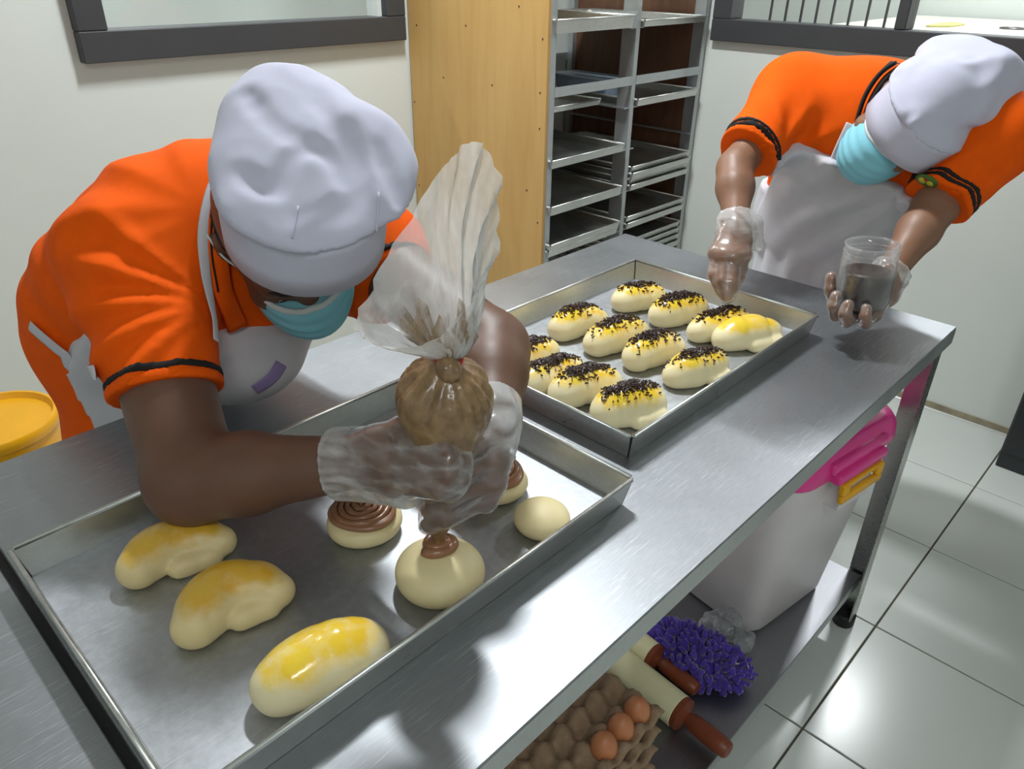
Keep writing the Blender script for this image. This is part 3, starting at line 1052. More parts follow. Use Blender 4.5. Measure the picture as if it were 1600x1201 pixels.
# purple chenille wash mitt: a flat oval pad covered in soft fingers
mc = on_shelf(1088, 1022, .03)
md = on_shelf(1155, 1050, .03) - on_shelf(1030, 990, .03); md[2] = 0; md /= np.linalg.norm(md)
mn = A([-md[1], md[0], 0])
e = empty('wash_mitt', (mc[0], mc[1], SH), 'purple chenille wash mitt on the lower shelf', 'wash mitt')
ML, MW = .098, .050
Rm = A([md, mn, [0, 0, 1]])
padc = A([mc[0], mc[1], SH + .026])
obj('pad', relax(surf(lambda P: ell(P, padc, (ML, MW, .024), Rm), padc - .14, padc + .14, .006), 1), 'purple', e, smooth=True)
rg = np.random.RandomState(5)
VV = []
for k in range(300):
    u = rg.uniform(-1, 1); th = rg.uniform(-0.25, math.pi + .25)
    w = math.sqrt(max(0, 1 - u * u))
    nl = A([u * .9 / ML * .05, math.cos(th) * w, math.sin(th) * w * 1.0])
    b = padc + md * (u * ML) + mn * (math.cos(th) * w * MW) + A([0, 0, math.sin(th) * w * .024])
    nn = md * (u * .8) + mn * math.cos(th) * w + A([0, 0, 1]) * (math.sin(th) * w + .1)
    nn = nn / np.linalg.norm(nn) + rg.normal(size=3) * .35
    nn /= np.linalg.norm(nn)
    L = rg.uniform(.022, .032)
    tip = b + nn * L + A([0, 0, -.004])
    tip[2] = max(tip[2], SH + .006); b[2] = max(b[2], SH + .006)
    VV.append(tube([b, (b + tip) / 2, tip], [.0048, .0056, .0036], 6))
tag(obj('chenille_fingers', join(*VV), 'purple', e, smooth=True), kind='stuff')
lp = on_shelf(1158, 1040, .045)
obj('hanging_loop', tube([lp + md * .012 * math.cos(t) * 1.2 + A([0, 0, .007 * math.sin(t)]) + mn * .006 * math.sin(2 * t) for t in np.linspace(0, 6.283, 15)[:-1]], .0012, 5, True), 'mask_edge', e)

# crumpled clear plastic bag beside the box
cc = on_shelf(1135, 975, .035)


def crumple(P):
    d = smin(ell(P, cc, (.040, .026, .030)), ell(P, on_shelf(1162, 1000, .02), (.034, .022, .02)), .02)
    d = smin(d, ell(P, on_shelf(1110, 970, .02), (.030, .02, .022)), .02)
    return d + .008 * np.abs(wav(P, 42, 1)) - .004 + .004 * wav(P, 90, 2)


tag(sdf_obj('plastic_bag', lambda P: np.maximum(crumple(P), SH + .001 - P[:, 2]), cc - .1, cc + .1, .004, 'bag_clear', it=0),
    'crumpled clear plastic bag between the purple mitt and the storage box', 'plastic bag')

# egg tray of moulded pulp with brown eggs
ET = .300   # top of the stack of trays below
ux = Zp(940, 1172, ET + .03) - Zp(995, 1113, ET + .03); ux[2] = 0; ux /= np.linalg.norm(ux)   # along the row of eggs (to the camera)
uy = A([ux[1], -ux[0], 0])
if uy @ A([0, 1., 0]) < 0: uy = -uy
PIT = .0455
o0 = Zp(995, 1113, ET + .03)
o0[2] = ET
NX, NY = 6, 5
gx = np.linspace(-.75, NX - .25, 64); gy = np.linspace(-.72, NY - .3, 54)
V = []
for a in gx:
    for b in gy:
        # cups at whole numbers, peaks at half numbers
        cx = math.cos(2 * math.pi * a); cy = math.cos(2 * math.pi * b)
        z = .026 - .0125 * (cx + cy) + .006 * max(0, -cx) * max(0, -cy) * 2
        z = .047 * math.tanh(z / .047) if z > 0 else z
        edge = min(a + .75, NX - .25 - a, b + .72, NY - .3 - b)
        if edge < .12: z = z * .6 + .014
        z += .0012 * math.sin(a * 31 + b * 17) + .0010 * math.sin(a * 57 - b * 43)
        p = o0 + ux * a * PIT + uy * b * PIT
        V.append((p[0], p[1], ET + max(z, .001) + .001))
nY = len(gy)
F = [[i * nY + j, (i + 1) * nY + j, (i + 1) * nY + j + 1, i * nY + j + 1] for i in range(len(gx) - 1) for j in range(nY - 1)]
V = A(V); n0 = len(V)
V2 = np.vstack([V, V - A([0, 0, .0028])]); V2[n0:, 2] = np.maximum(V2[n0:, 2], ET + .0004)
F2 = F + [[q + n0 for q in f[::-1]] for f in F]
bd = [i * nY for i in range(len(gx))] + [(len(gx) - 1) * nY + j for j in range(1, nY)] + [i * nY + nY - 1 for i in range(len(gx) - 2, -1, -1)] + [j for j in range(nY - 2, 0, -1)]
F2 += [[bd[k], bd[k] + n0, bd[(k + 1) % len(bd)] + n0, bd[(k + 1) % len(bd)]] for k in range(len(bd))]
et = obj('egg_tray', (V2, F2), 'pulp', smooth=True)
tag(et, 'top grey-brown moulded pulp egg tray, holding three eggs', 'egg tray', 'stacked pulp egg trays')
for k, nm in enumerate(['second', 'third', 'bottom']):
    tag(move_copy(et, (0, 0, -.05 * (k + 1))), nm + ' pulp egg tray from the top of the stack on the shelf', 'egg tray', 'stacked pulp egg trays')
egg0 = None
prof = [(.0001, -.026)] + [(.0222 * math.sin(t) * (1 + .10 * math.cos(t)), -.027 * math.cos(t)) for t in np.linspace(.2, math.pi - .2, 12)] + [(.0001, .0268)]
elab = ['brown egg at the far end of the short row, nearest the rolling pin', 'brown egg in the middle of the row of three', 'brown egg nearest to the photographer in the row of three']
for i in range(3):
    c = o0 + ux * PIT * i + A([0, 0, .0365])
    if egg0 is None:
        egg0 = obj('egg', lathe(prof, c, 20), 'egg', smooth=True, origin=c)
        tag(egg0, elab[0], 'egg', 'brown eggs in the pulp tray'); ec0 = c
    else:
        tag(move_copy(egg0, c - ec0), elab[i], 'egg', 'brown eggs in the pulp tray')

# yellow bucket by the back wall
bc = D(-12, 655, 1.75)
bz = bc[2]
bk = empty('bucket', (bc[0], bc[1], 0), 'yellow plastic bucket with its lid on, behind the table', 'bucket')
obj('bucket_body', lathe([(.10, .0), (.104, .004), (.124, bz - .05), (.126, bz - .022), (.001, bz - .02)], (bc[0], bc[1], 0), 40), 'yellow_plastic', bk, angle=40)
obj('bucket_lid', lathe([(.001, -.012), (.118, -.012), (.122, -.004), (.125, .002), (.132, .002), (.135, -.002), (.135, -.016), (.133, -.026), (.127, -.028), (.126, -.020)], bc, 48), 'yellow_plastic', bk, angle=40)
# ------------------------------------------------------------------ buns
def drop(fn, pts, n=14):
    """let points fall on to the surface fn = 0"""
    q = np.asarray(pts, float).copy()
    for _ in range(n):
        q[:, 2] -= fn(q) * .8
    return q, np.abs(fn(q)) < .003


UNIT = box((-.5, -.5, 0), (.5, .5, 1))


def sprinkle_mesh(fn, c, ax, L, W, n, seed):
    rg = np.random.RandomState(seed)
    side = np.cross([0, 0, 1.], ax)
    a = np.where(rg.rand(n) < .84, rg.normal(size=n) * L * .42, rg.uniform(-1, 1, n) * L)
    b = np.where(rg.rand(n) < .84, rg.normal(size=n) * W * .30, rg.uniform(-1, 1, n) * W * 1.1)
    P = c + a[:, None] * ax + b[:, None] * side + A([0, 0, .06])
    q, ok = drop(fn, P[np.abs(a) < L * 1.1])
    parts = []
    for p in q[ok]:
        t = rg.uniform(0, 6.28)
        d = A([math.cos(t), math.sin(t), rg.normal() * .35]); d /= np.linalg.norm(d)
        h = rg.uniform(.0020, .0036)
        x = A([-d[1], d[0], 0]); x /= np.linalg.norm(x); y = np.cross(d, x)
        p = p + A([0, 0, .0008 + rg.rand() * .0014])
        V = UNIT[0]
        parts.append((p + V[:, :1] * x * .0017 + V[:, 1:2] * y * .0017 + (V[:, 2:] - .5) * d * 2 * h, UNIT[1]))
    return join(*parts)


def rolled_bun(name, label, c, yaw, L, r, flap, seed, group, wet=True, bend=0.0, hgt=1.0, sprinkles=0, washlen=1.0, voxel=.0032, squash=1.0, flip=1, crs=1.0, lobe=1.0, taper=0.0):
    """a soft roll: a bent log, sometimes with the loose end of dough showing as a lobe on the near side"""
    c = A(c, float)
    ax = A([math.cos(yaw), math.sin(yaw), 0]); sd = A([-ax[1], ax[0], 0])     # sd points to the back wall side
    zb = c[2]
    c = c + sd * bend * L * .8
    pts = []
    for t in np.linspace(-1, 1, 7):
        pts.append(c + ax * t * (L - r * .8) + sd * (bend * (t * t) * -1 + 0) * L + A([0, 0, r * .80 * hgt * (1 - .16 * t * t)]))
    rg = np.random.RandomState(seed)
    rs = [r * (0.84 + .15 * (1 - t ** 4) + .035 * rg.normal()) * (1 - taper * t) for t in np.linspace(-1, 1, 7)]
    crease = [(rg.uniform(-.35, .1), .8), (rg.uniform(.35, .6), 1.0)]

    def fn(P):
        Q = P.copy(); Q[:, 2] = zb + (Q[:, 2] - zb) / hgt
        d = chain(Q, [A([p[0], p[1], zb + (p[2] - zb) / hgt]) for p in pts], rs, .012)
        if flap:
            f0, f1, fs = flap
            a = c + ax * f0 * L - sd * r * fs + A([0, 0, r * .42]); b = c + ax * f1 * L - sd * r * fs * .96 + A([0, 0, r * .40])
            lob = cap(Q, a, b, r * .44 * lobe, r * .50 * lobe)
            d = np.minimum(smin(d, lob, .003), smin(d, cap(Q, a + sd * r * .5, b + sd * r * .5, r * .36, r * .42), .004))
        qa = ((P - c) @ ax) / L; qb = ((P - c) @ sd) / r
        for (t0, w0) in crease:
            d = d + .0026 * crs * w0 * np.exp(-((qa - t0 - .10 * qb) / .075) ** 2)
        d = d + .0012 * wav(P, 55, seed) + .0024 * wav(P, 24, seed + 1)
        return smax(d, zb - P[:, 2], .004)

    def wash(V):
        q = V - c
        a = (q @ ax) / L; b = (q @ sd) / r; h = q[:, 2] / (2 * r * hgt)
        return np.clip((h - .40) * 2.0 + .14 * b * flip, -.6, .75) + .12 * wav(V, 45, seed + 2) - .35 * np.maximum(0, np.abs(a) - .80 * washlen) * 4

    m = 'dough' if wet else 'dough_dry'
    if sprinkles:
        e = empty(name, c, label, 'bun', group)
        sdf_obj('dough_roll', fn, c - A([L + .03, L + .03, .01]), c + A([L + .03, L + .03, .085]), voxel, m, e, 1, wash)
        s = obj('chocolate_sprinkles', sprinkle_mesh(fn, c, ax, L * .78, r * .8, sprinkles, seed), 'sprinkle', e)
        s['kind'] = 'stuff'
        return e
    return tag(sdf_obj(name, fn, c - A([L + .03, L + .03, .01]), c + A([L + .03, L + .03, .085]), voxel, m, None, 1, wash, origin=c), label, 'bun', group)


zt = T2Z + .0016
G2 = 'rolled buns in three rows on the far tray'
B2 = [  # left end and right end, radius, flap, sprinkles, bend, label
    ((771, 577), (870, 541), .0290, None, 420, .03, 'sprinkled rolled bun in the far left corner of the far tray, beside the piping bag'),
    ((808, 602), (914, 567), .0290, None, 420, .06, 'sprinkled rolled bun second in the row nearest the piping bag'),
    ((867, 620), (974, 594), .0310, (.15, .62, 1.05), 330, .08, 'sprinkled rolled bun third in the row nearest the piping bag'),
    ((933, 652), (1044, 626), .0320, (.0, .60, 1.10), 400, .10, 'sprinkled rolled bun with a folded flap at the near corner of the far tray'),
    ((859, 515), (949, 493), .0290, None, 230, .12, 'sprinkled rolled bun at the back edge of the middle row'),
    ((913, 540), (1010, 511), .0310, None, 240, .05, 'sprinkled rolled bun with a square end, second from the back in the middle row'),
    ((976, 562), (1068, 537), .0310, None, 300, .14, 'sprinkled rolled bun with a pointed end, third in the middle row'),
    ((1046, 592), (1142, 563), .0300, (.15, .62, 1.08), 230, .0, 'sprinkled bun with a bulging flap at the front of the middle row'),
    ((957, 471), (1038, 459), .0290, None, 190, .12, 'sprinkled rolled bun at the back corner of the far tray'),
    ((1017, 495), (1101, 476), .0300, None, 380, .04, 'sprinkled rolled bun second in the row nearest the farther baker'),
    ((1077, 520), (1168, 494), .0300, None, 260, .04, 'rolled bun just being sprinkled by the gloved hand'),
    ((1125, 533), (1222, 515), .0300, (-.1, .62, 1.05), 0, .06, 'shiny yellow rolled bun without sprinkles on the far tray'),
]


def ends(p, q, z):
    a = Zp(*p, z); b = Zp(*q, z)
    v = b - a
    return (a + b) / 2, math.atan2(v[1], v[0]), np.linalg.norm(v) / 2


for k, (p, q, r, flap, ns, bend, lab) in enumerate(B2):
    c, yaw, L = ends(p, q, zt + .022)
    c[2] = zt
    if flap: c[1] += .009
    rolled_bun('rolled_bun', lab, c, yaw, L * .99, r, flap, 10 + k, G2, sprinkles=int(ns * 1.25), bend=bend, hgt=.93)

zt = T1Z + .0016
G1 = 'egg-washed long rolls on the near tray'
for (p, q, r, flap, wet, bend, sd_, lab) in (
        ((182, 890), (372, 828), .0265, (-.10, .45, 1.30), False, .34, 31, 'egg-washed long roll partly hidden under the bent forearm'),
        ((268, 980), (458, 900), .0265, (.02, .46, 1.50), False, .46, 32, 'curved egg-washed long roll with a round flap in the middle'),
        ((392, 1092), (604, 992), .0330, None, True, .06, 33, 'plump shiny egg-washed roll closest to the photographer')):
    c, yaw, L = ends(p, q, zt + .022)
    c[2] = zt
    rolled_bun('long_roll', lab, c, yaw, L * .99, r, flap, sd_, G1, wet=wet, bend=bend, hgt=.95, crs=.35, lobe=1.2, taper=0.0 if wet else .12)


def round_bun(name, label, c, r, h, seed, group=None, flat=0.0, parent=None):
    c = A(c, float)

    def fn(P):
        q = P - c
        rho = np.hypot(q[:, 0], q[:, 1])
        R_ = r * (1 + .015 * np.sin(3 * np.arctan2(q[:, 1], q[:, 0]) + seed))
        d = ell(P, c + A([0, 0, h * .42]), (r, r, h * .58)) * 1.0
        if flat:
            d = smax(d, q[:, 2] - h * flat, .012)
        return smax(d + .0010 * wav(P, 40, seed), c[2] - P[:, 2], .005)
    o = sdf_obj('dough_ball' if parent else name, fn, c - A([r + .02, r + .02, .01]), c + A([r + .02, r + .02, h + .03]), .003, 'dough_plain', parent, 1, lambda V: V[:, 0] * 0, origin=None if parent else c)
    if not parent: tag(o, label, 'bun', group)
    return fn


def swirl(name, fn, c, r, turns, rad, parent, seed, m='choc', squeeze=1.0):
    """ribbon of piped cream wound from the rim inwards over the bun's top"""
    rg = np.random.RandomState(seed)
    n = int(turns * 22)
    t = np.linspace(0, 1, n)
    th = t * turns * 6.283 + seed
    rr_ = r * (1 - t * .97) * (1 + .05 * np.sin(2 * th + seed))
    q, ok = drop(fn, np.stack([c[0] + rr_ * np.cos(th), c[1] + rr_ * np.sin(th) * squeeze, np.full(n, c[2] + .08)], 1), 16)
    pts = list(q + np.stack([t * 0, t * 0, rad * .45 + .004 * t], 1))
    return obj(name, tube(pts, [rad * (1 + .12 * math.sin(k * .9)) for k in range(n)], 8), m, parent, smooth=True)


GR = 'round buns being topped with chocolate'
for (x, y, lab, sd_, r) in ((570, 812, 'round bun covered with a chocolate swirl under the gloved wrist', 1, .0475), (775, 752, 'round bun with a chocolate swirl half hidden behind the gloved hand', 2, .0430)):
    c = Zp(x, y, zt + .016) * A([1, 1, 0]) + A([0, 0, zt])
    e = empty('chocolate_bun', c, lab, 'bun', GR)
    fn = round_bun('', '', c, r, .040, sd_, flat=.80, parent=e)
    disc = obj('chocolate_topping', lathe([(.001, .0050), (r * .80, .0040), (r * .88, .0015), (r * .86, -.002), (.001, -.002)], c + A([0, 0, .0318]), 40, wob=lambda th, z: .002 * math.sin(3 * th)), 'choc', e, smooth=True)
    cc_ = c + A([0, 0, .034])
    pts = []
    for k in range(110):
        t = k / 109; th = t * 4.6 * 6.283
        rr_ = r * .82 * (1 - t * .95)
        pts.append(cc_ + A([rr_ * math.cos(th), rr_ * math.sin(th) * .95, .0020 + .006 * t + .001 * math.sin(k)]))
    obj('chocolate_swirl', tube(pts, [.0040 + .0006 * math.sin(k * 1.3) for k in range(110)], 8), 'choc', disc, smooth=True)
c3 = Zp(687, 893, zt + .02) * A([1, 1, 0]) + A([0, 0, zt])
e = empty('chocolate_bun', c3, 'big smooth round bun right under the piping bag tip', 'bun', GR)
fn3 = round_bun('', '', c3, .0515, .050, 3, parent=e)
tipc = Zp(685, 848, zt + .053)
swirl('chocolate_dollop', fn3, tipc, .0185, 2.6, .0062, e, 3)
c4 = Zp(847, 808, zt + .016) * A([1, 1, 0]) + A([0, 0, zt])
round_bun('round_bun', 'small plain round bun at the right end of the near tray', c4, .0365, .036, 4, GR)
# ------------------------------------------------------------------ people
def unit(v):
    v = A(v, float)
    return v / np.linalg.norm(v)


def head_frame(Fw, Kw):
    """rows: person's left, face direction, crown direction"""
    K = unit(Kw); Fd = unit(A(Fw) - K * (A(Fw) @ K))
    left = np.cross(K, Fd)
    return A([left, Fd, K])


def head_sdf(P, c, R, ears=True):
    q = (P - c) @ R.T
    d = smin(ell(q, (0, -.012, .035), (.076, .096, .088)), ell(q, (0, .022, -.04), (.060, .072, .078)), .05)
    d = smin(d, ell(q, (0, .045, -.088), (.040, .042, .030)), .04)
    d = smin(d, np.minimum(cap(q, (-.040, .072, .014), (0, .082, .016), .011), cap(q, (.040, .072, .014), (0, .082, .016), .011)), .02)
    for s in (-1, 1):
        d = smax(d, -ell(q, (s * .033, .095, -.004), (.019, .014, .012)), .014)
        d = smin(d, ell(q, (s * .032, .074, -.005), (.014, .011, .010)), .006)
        d = smin(d, ell(q, (s * .046, .058, -.030), (.022, .020, .016)), .02)
    d = smin(d, cap(q, (0, .084, .002), (0, .103, -.034), .008, .011), .012)
    d = smin(d, np.minimum(ell(q, (-.013, .094, -.038), (.009, .011, .008)), ell(q, (.013, .094, -.038), (.009, .011, .008))), .008)
    d = smin(d, ell(q, (0, .090, -.066), (.024, .010, .006)), .010)
    d = smin(d, ell(q, (0, .088, -.078), (.020, .010, .006)), .010)
    if ears:
        for s in (-1, 1):
            e = ell(q, (s * .084, -.014, -.012), (.009, .021, .033))
            e = smax(e, -ell(q, (s * .094, -.008, -.008), (.008, .010, .018)), .006)
            d = smin(d, e, .008)
    return d


def finger(P, pts, r0, r1):
    n = len(pts)
    return chain(P, pts, list(np.linspace(r0, r1, n)), .004)


def hand_sdf(P, wrist, fingers, thumb, rw=.027, r0=.0105, r1=.0082, palm=.0165, kf=0.0):
    """wrist point, four finger chains (knuckle ... tip) and a thumb chain"""
    d = None
    for i, f in enumerate(fingers):
        e = cap(P, wrist, f[0], rw * .8, palm)
        d = e if d is None else smin(d, e, .014)
    for i in range(3):
        d = smin(d, cap(P, fingers[i][0], fingers[i + 1][0], palm, palm), .01)
    d = smin(d, cap(P, wrist, thumb[0], rw * .75, .017), .018)
    fd = None
    for f in fingers:
        e = finger(P, f, r0, r1)
        fd = e if fd is None else (smin(fd, e, kf) if kf else np.minimum(fd, e))
    d = smin(d, fd, .003)
    return smin(d, finger(P, thumb, .0135, .0095), .007)


def ribbon(pts, fn, off, width, th=.0012, n=6):
    """cloth tape laid along the surface fn = off; pts are picked on the surface"""
    on = [hit(fn, *p, off)[0] for p in pts]
    on = [p for p in on if abs(fn(A([p]))[0] - off) < .004]
    Q = [project(fn, p, off, 6) for p in smooth_path(on, n)]
    return tube([q[0] for q in Q], width / 2, 8, flat=th, normals=[q[1] for q in Q])


def fan(P, c, a, b, n, rho, wid, amp, seed=0, lo=-3.2, hi=3.2):
    """creases fanning out of a pinched point c in the plane of a and b"""
    q = P - A(c)
    x = q @ unit(a); y = q @ unit(b)
    ang = np.arctan2(y, x); r_ = np.hypot(x, y)
    ph = ang * n + .8 * wav(P, 7, seed)
    w = np.exp(-((r_ - rho) / wid) ** 2) * np.clip((ang - lo) * 4, 0, 1) * np.clip((hi - ang) * 4, 0, 1) * np.exp(-((q @ np.cross(unit(a), unit(b))) / .14) ** 2)
    s_ = np.sin(ph)
    return amp * w * (s_ - .6 * np.maximum(0, s_) ** 6 * 0 + .5 * np.maximum(0, s_) ** 4)


def to_world(V, c, R):
    return c + np.asarray(V) @ R


def band_mesh(c, R, zs, rx, ry, th=.003, seg=48, yoff=0.0):
    prof = [(1.0, z) for z in zs]
    V = []
    F = []
    for inner in (0, 1):
        for i, z in enumerate(zs):
            for k in range(seg):
                a = 6.28318 * k / seg
                f = i / (len(zs) - 1)
                V.append((math.cos(a) * (rx[0] + (rx[1] - rx[0]) * f - th * inner), yoff + math.sin(a) * (ry[0] + (ry[1] - ry[0]) * f - th * inner), z))
    m = len(zs) * seg
    for i in range(len(zs) - 1):
        for k in range(seg):
            q = [i * seg + k, i * seg + (k + 1) % seg, (i + 1) * seg + (k + 1) % seg, (i + 1) * seg + k]
            F.append(q); F.append([x + m for x in q[::-1]])
    for k in range(seg):
        F.append([k, m + k, m + (k + 1) % seg, (k + 1) % seg])
        a = (len(zs) - 1) * seg
        F.append([a + k, a + (k + 1) % seg, m + a + (k + 1) % seg, m + a + k])
    return to_world(V, c, R), F


def cdir(r_, u_, f_):
    return unit(CR * r_ + CU * u_ + CF * f_)


def grooves(base, spec):
    """crease lines walked on to the surface of base; spec = ([(x, y, depth)...], radius, blend, sink)"""
    out = []
    for pts, r, k, sink in spec:
        q = [hit(base, p[0], p[1], r * (1 - sink))[0] for p in pts]
        for a, b in zip(q[:-1], q[1:]):
            m = project(base, (a + b) / 2, r * (1 - sink))[0]
            out += [(a, m, r, k), (m, b, r, k)]
    return out


def facets(base, polys, push):
    """flat planes of creased cloth: (point, normal) of the plane through picked surface points, pushed inwards"""
    out = []
    for poly in polys:
        q = A([hit(base, *p)[0] for p in poly])
        c = q.mean(0)
        nrm = np.linalg.svd(q - c)[2][2]
        if nrm @ (CAM - c) < 0: nrm = -nrm
        out.append((c - nrm * push, nrm))
    return out


def bbox(pts, pad):
    pts = A(pts)
    return pts.min(0) - pad, pts.max(0) + pad


def face_parts(root, Hc, R, m_brow='hair'):
    """eyes, brows"""
    for s in (-1, 1):
        c = to_world([(s * .032, .0745, -.007)], Hc, R)[0]
        ey = obj('eye', lathe([(.0105 * math.sin(t), -.0105 * math.cos(t)) for t in np.linspace(.05, 3.09, 9)], c, 14, axis=R[1]), 'eye_white', root, smooth=True)
        obj('iris', lathe([(.0001, .0110), (.0030, .0108), (.0052, .0094)][::-1], c, 12, axis=unit(R[1] - .35 * R[2])), 'eye_dark', ey, smooth=True)
        pts = [to_world([(s * x, y, z)], Hc, R)[0] for (x, y, z) in ((.014, .0925, .018), (.030, .0905, .0235), (.046, .078, .021))]
        obj('eyebrow', tube(smooth_path(pts, 4), [.003] * 5 + [.0026] * 3 + [.0015], 6), m_brow, root, smooth=True)


def mask_obj(root, Hc, R, tilt=0.0):
    def fn(P):
        q = (P - Hc) @ R.T
        d = smin(ell(q, (0, .024, -.045), (.062, .074, .080)), ell(q, (0, .066, -.060), (.036, .046, .042)), .05)
        d = d + .0010 * np.sin(q[:, 2] * 330)
        d = d - .0055
        top = q[:, 2] - (-.011 - .10 * np.abs(q[:, 0]) + tilt)
        reg = np.maximum.reduce([top, -.112 - q[:, 2], .012 - q[:, 1], np.abs(q[:, 0]) - .085])
        return np.maximum(d, reg)
    m = sdf_obj('face_mask', fn, Hc - .16, Hc + .16, .0032, 'mask', root, 1)
    # white bound top edge and ear loops
    def base(P):
        q = (P - Hc) @ R.T
        return smin(ell(q, (0, .024, -.045), (.062, .074, .080)), ell(q, (0, .066, -.060), (.036, .046, .042)), .05)
    pts = []
    for x in np.linspace(-.068, .068, 13):
        p = A([x, .03 + .09 * math.sqrt(max(0, 1 - (x / .072) ** 2)), -.008 - .10 * abs(x) + tilt])
        p[2] = -.0125 - .10 * abs(x) + tilt
        ys = np.linspace(.13, -.02, 151)
        bv_ = base(to_world([(x, y_, p[2]) for y_ in ys], Hc, R)) - .0050
        k_ = np.argmax(bv_ < 0)
        if bv_[k_] < 0: pts.append(to_world([(x, ys[k_], p[2])], Hc, R)[0])
    obj('mask_edge', tube(pts, .0046, 8, flat=.0030), 'mask_edge', m, smooth=True)
    for s in (-1, 1):
        a = to_world([(s * .071, .018, -.014 + tilt)], Hc, R)[0]; b = to_world([(s * .070, .014, -.070)], Hc, R)[0]
        e1 = to_world([(s * .090, -.020, .018)], Hc, R)[0]; e2 = to_world([(s * .091, -.034, -.006)], Hc, R)[0]; e3 = to_world([(s * .088, -.026, -.036)], Hc, R)[0]
        mid = to_world([(s * .083, .004, .004)], Hc, R)[0]; mid2 = to_world([(s * .080, -.006, -.056)], Hc, R)[0]
        obj('ear_loop', tube(smooth_path([a, mid, e1, e2, e3, mid2, b], 5), .0016, 6), 'mask_edge', m, smooth=True)
    return m


def legs(P, hips, feet, r0=.085, r1=.055):
    d = None
    for h, f in zip(hips, feet):
        kn = (A(h) + A(f)) / 2 + A([0, 0, .02])
        e = chain(P, [h, kn, f], [r0, r0 * .74, r1], .03)
        d = e if d is None else np.minimum(d, e)
    return d


def shoes(root, feet, fwd):
    fwd = unit(fwd)
    for f in feet:
        f = A(f)
        def fn(P, f=f):
            d = smin(cap(P, f * A([1, 1, 0]) + A([0, 0, .04]) - fwd * .04, f * A([1, 1, 0]) + A([0, 0, .034]) + fwd * .13, .040, .036), cap(P, f * A([1, 1, 0]) + A([0, 0, .06]), f * A([1, 1, 0]) + A([0, 0, .10]), .045), .03)
            return np.maximum(d, .001 - P[:, 2])
        sdf_obj('shoe', fn, f * A([1, 1, 0]) - .22 * A([1, 1, .1]), f * A([1, 1, 0]) + A([.22, .22, .18]), .008, 'shoe', root, 1)


def trousers_obj(root, hips, feet, pelvis, Rp):
    def fn(P):
        d = smin(legs(P, hips, feet, .074, .064), ell(P, pelvis - A([0, 0, .08]), (.125, .100, .12), Rp), .06) + .003 * wav(P, 22, 4)
        return np.maximum(d, .085 - P[:, 2])
    lo, hi = bbox(list(hips) + list(feet) + [pelvis], .2)
    lo[2] = .05
    sdf_obj('trousers', fn, lo, hi, .011, 'trousers', root, 1)


def torso_frame(pelvis, neck, shR, shL):
    s = unit(A(neck) - A(pelvis)); l = A(shL) - A(shR); l = unit(l - s * (l @ s))
    return A([l, s, np.cross(l, s)])      # left, up the spine, front (l x s)


# =================================================================== nearer baker
pel = A([-1.192, 1.02, .875]); abd = A([-1.165, .925, .965]); che = A([-1.125, .775, 1.050]); nkb = A([-1.105, .655, 1.105])
shR = D(210, 412, 1.0); shL = D(578, 402, 1.13)
elR = D(300, 748, .900); wrR = D(538, 724, .845)
elL = D(768, 545, .985); wrL = D(768, 655, .872)
bel = D(374, 546, 1.150)
T1 = torso_frame(pel, nkb, shR, shL)
FR1 = T1[2] if T1[2] @ A([0, -1., -1.]) > 0 else -T1[2]
Kc = A([-.151, -.376, .916]); e1 = A([.571, -.787, -.229]); e2 = A([-.806, -.491, -.333])
Fh = e2 * math.cos(.5) + e1 * math.sin(.5)
R1 = head_frame(cdir(.30, -.92, .20), cdir(.10, .30, -.95))
Rhat1 = head_frame(Fh, Kc)
ring1 = D(476, 316, .872)
H1 = D(446, 366, .980)
root1 = empty('person', (pel[0], pel[1], 0), 'person in orange polo shirt and white cap squeezing a piping bag', 'person')
RpelI = A([[1, 0, 0], [0, 1, 0], [0, 0, 1.]])


def torso1(P):
    d = smin(ell(P, pel, (.145, .115, .15)), ell(P, abd, (.152, .17, .130), T1), .09)
    d = smin(d, ell(P, che, (.170, .17, .120), T1), .09)
    d = smin(d, ell(P, bel, (.080, .070, .055)), .06)
    d = smin(d, chain(P, [shR, nkb - T1[1] * .06, shL], [.070, .085, .070]), .08)
    return d


def arm(P, s, e, w, rs=.060, re=.047, rw=.029, mid=.043):
    m = e + (w - e) * .38
    return smin(cap(P, s, e, rs, re), chain(P, [e, m, w], [re, mid, rw], .02), .02)


fin1R = [[D(612, 690, .806), D(694, 692, .760), D(718, 698, .783), D(704, 703, .812)],
         [D(604, 714, .802), D(700, 717, .755), D(722, 723, .780), D(706, 728, .812)],
         [D(606, 738, .804), D(700, 743, .755), D(720, 748, .782), D(704, 752, .814)],
         [D(616, 758, .810), D(686, 766, .760), D(704, 769, .785), D(692, 771, .814)]]
thu1R = [D(586, 690, .815), D(640, 663, .785), D(688, 663, .760), D(708, 670, .768)]
fin1L = [[D(766, 690, .838), D(724, 704, .796), D(692, 716, .812), D(676, 730, .838)],
         [D(772, 720, .836), D(714, 744, .794), D(684, 760, .812), D(674, 770, .838)],
         [D(768, 752, .838), D(702, 780, .798), D(678, 792, .816), D(668, 797, .840)],
         [D(757, 780, .844), D(694, 810, .806), D(674, 819, .820), D(666, 822, .842)]]
thu1L = [D(752, 682, .860), D(716, 694, .868), D(690, 704, .862), D(680, 708, .856)]
hR1 = lambda P, kf=0.0: hand_sdf(P, wrR, fin1R, thu1R, .027, .0094, .0084, .0122, kf)
hL1 = lambda P, kf=0.0: hand_sdf(P, wrL, fin1L, thu1L, .027, .0098, .0086, .0122, kf)
neck1a = H1 - R1[2] * .06 - R1[1] * .03
hip1 = [pel + A([-.065, 0, -.12]), pel + A([.075, 0, -.12])]
foot1 = [A([-1.29, 1.06, .10]), A([-1.11, 1.02, .10])]


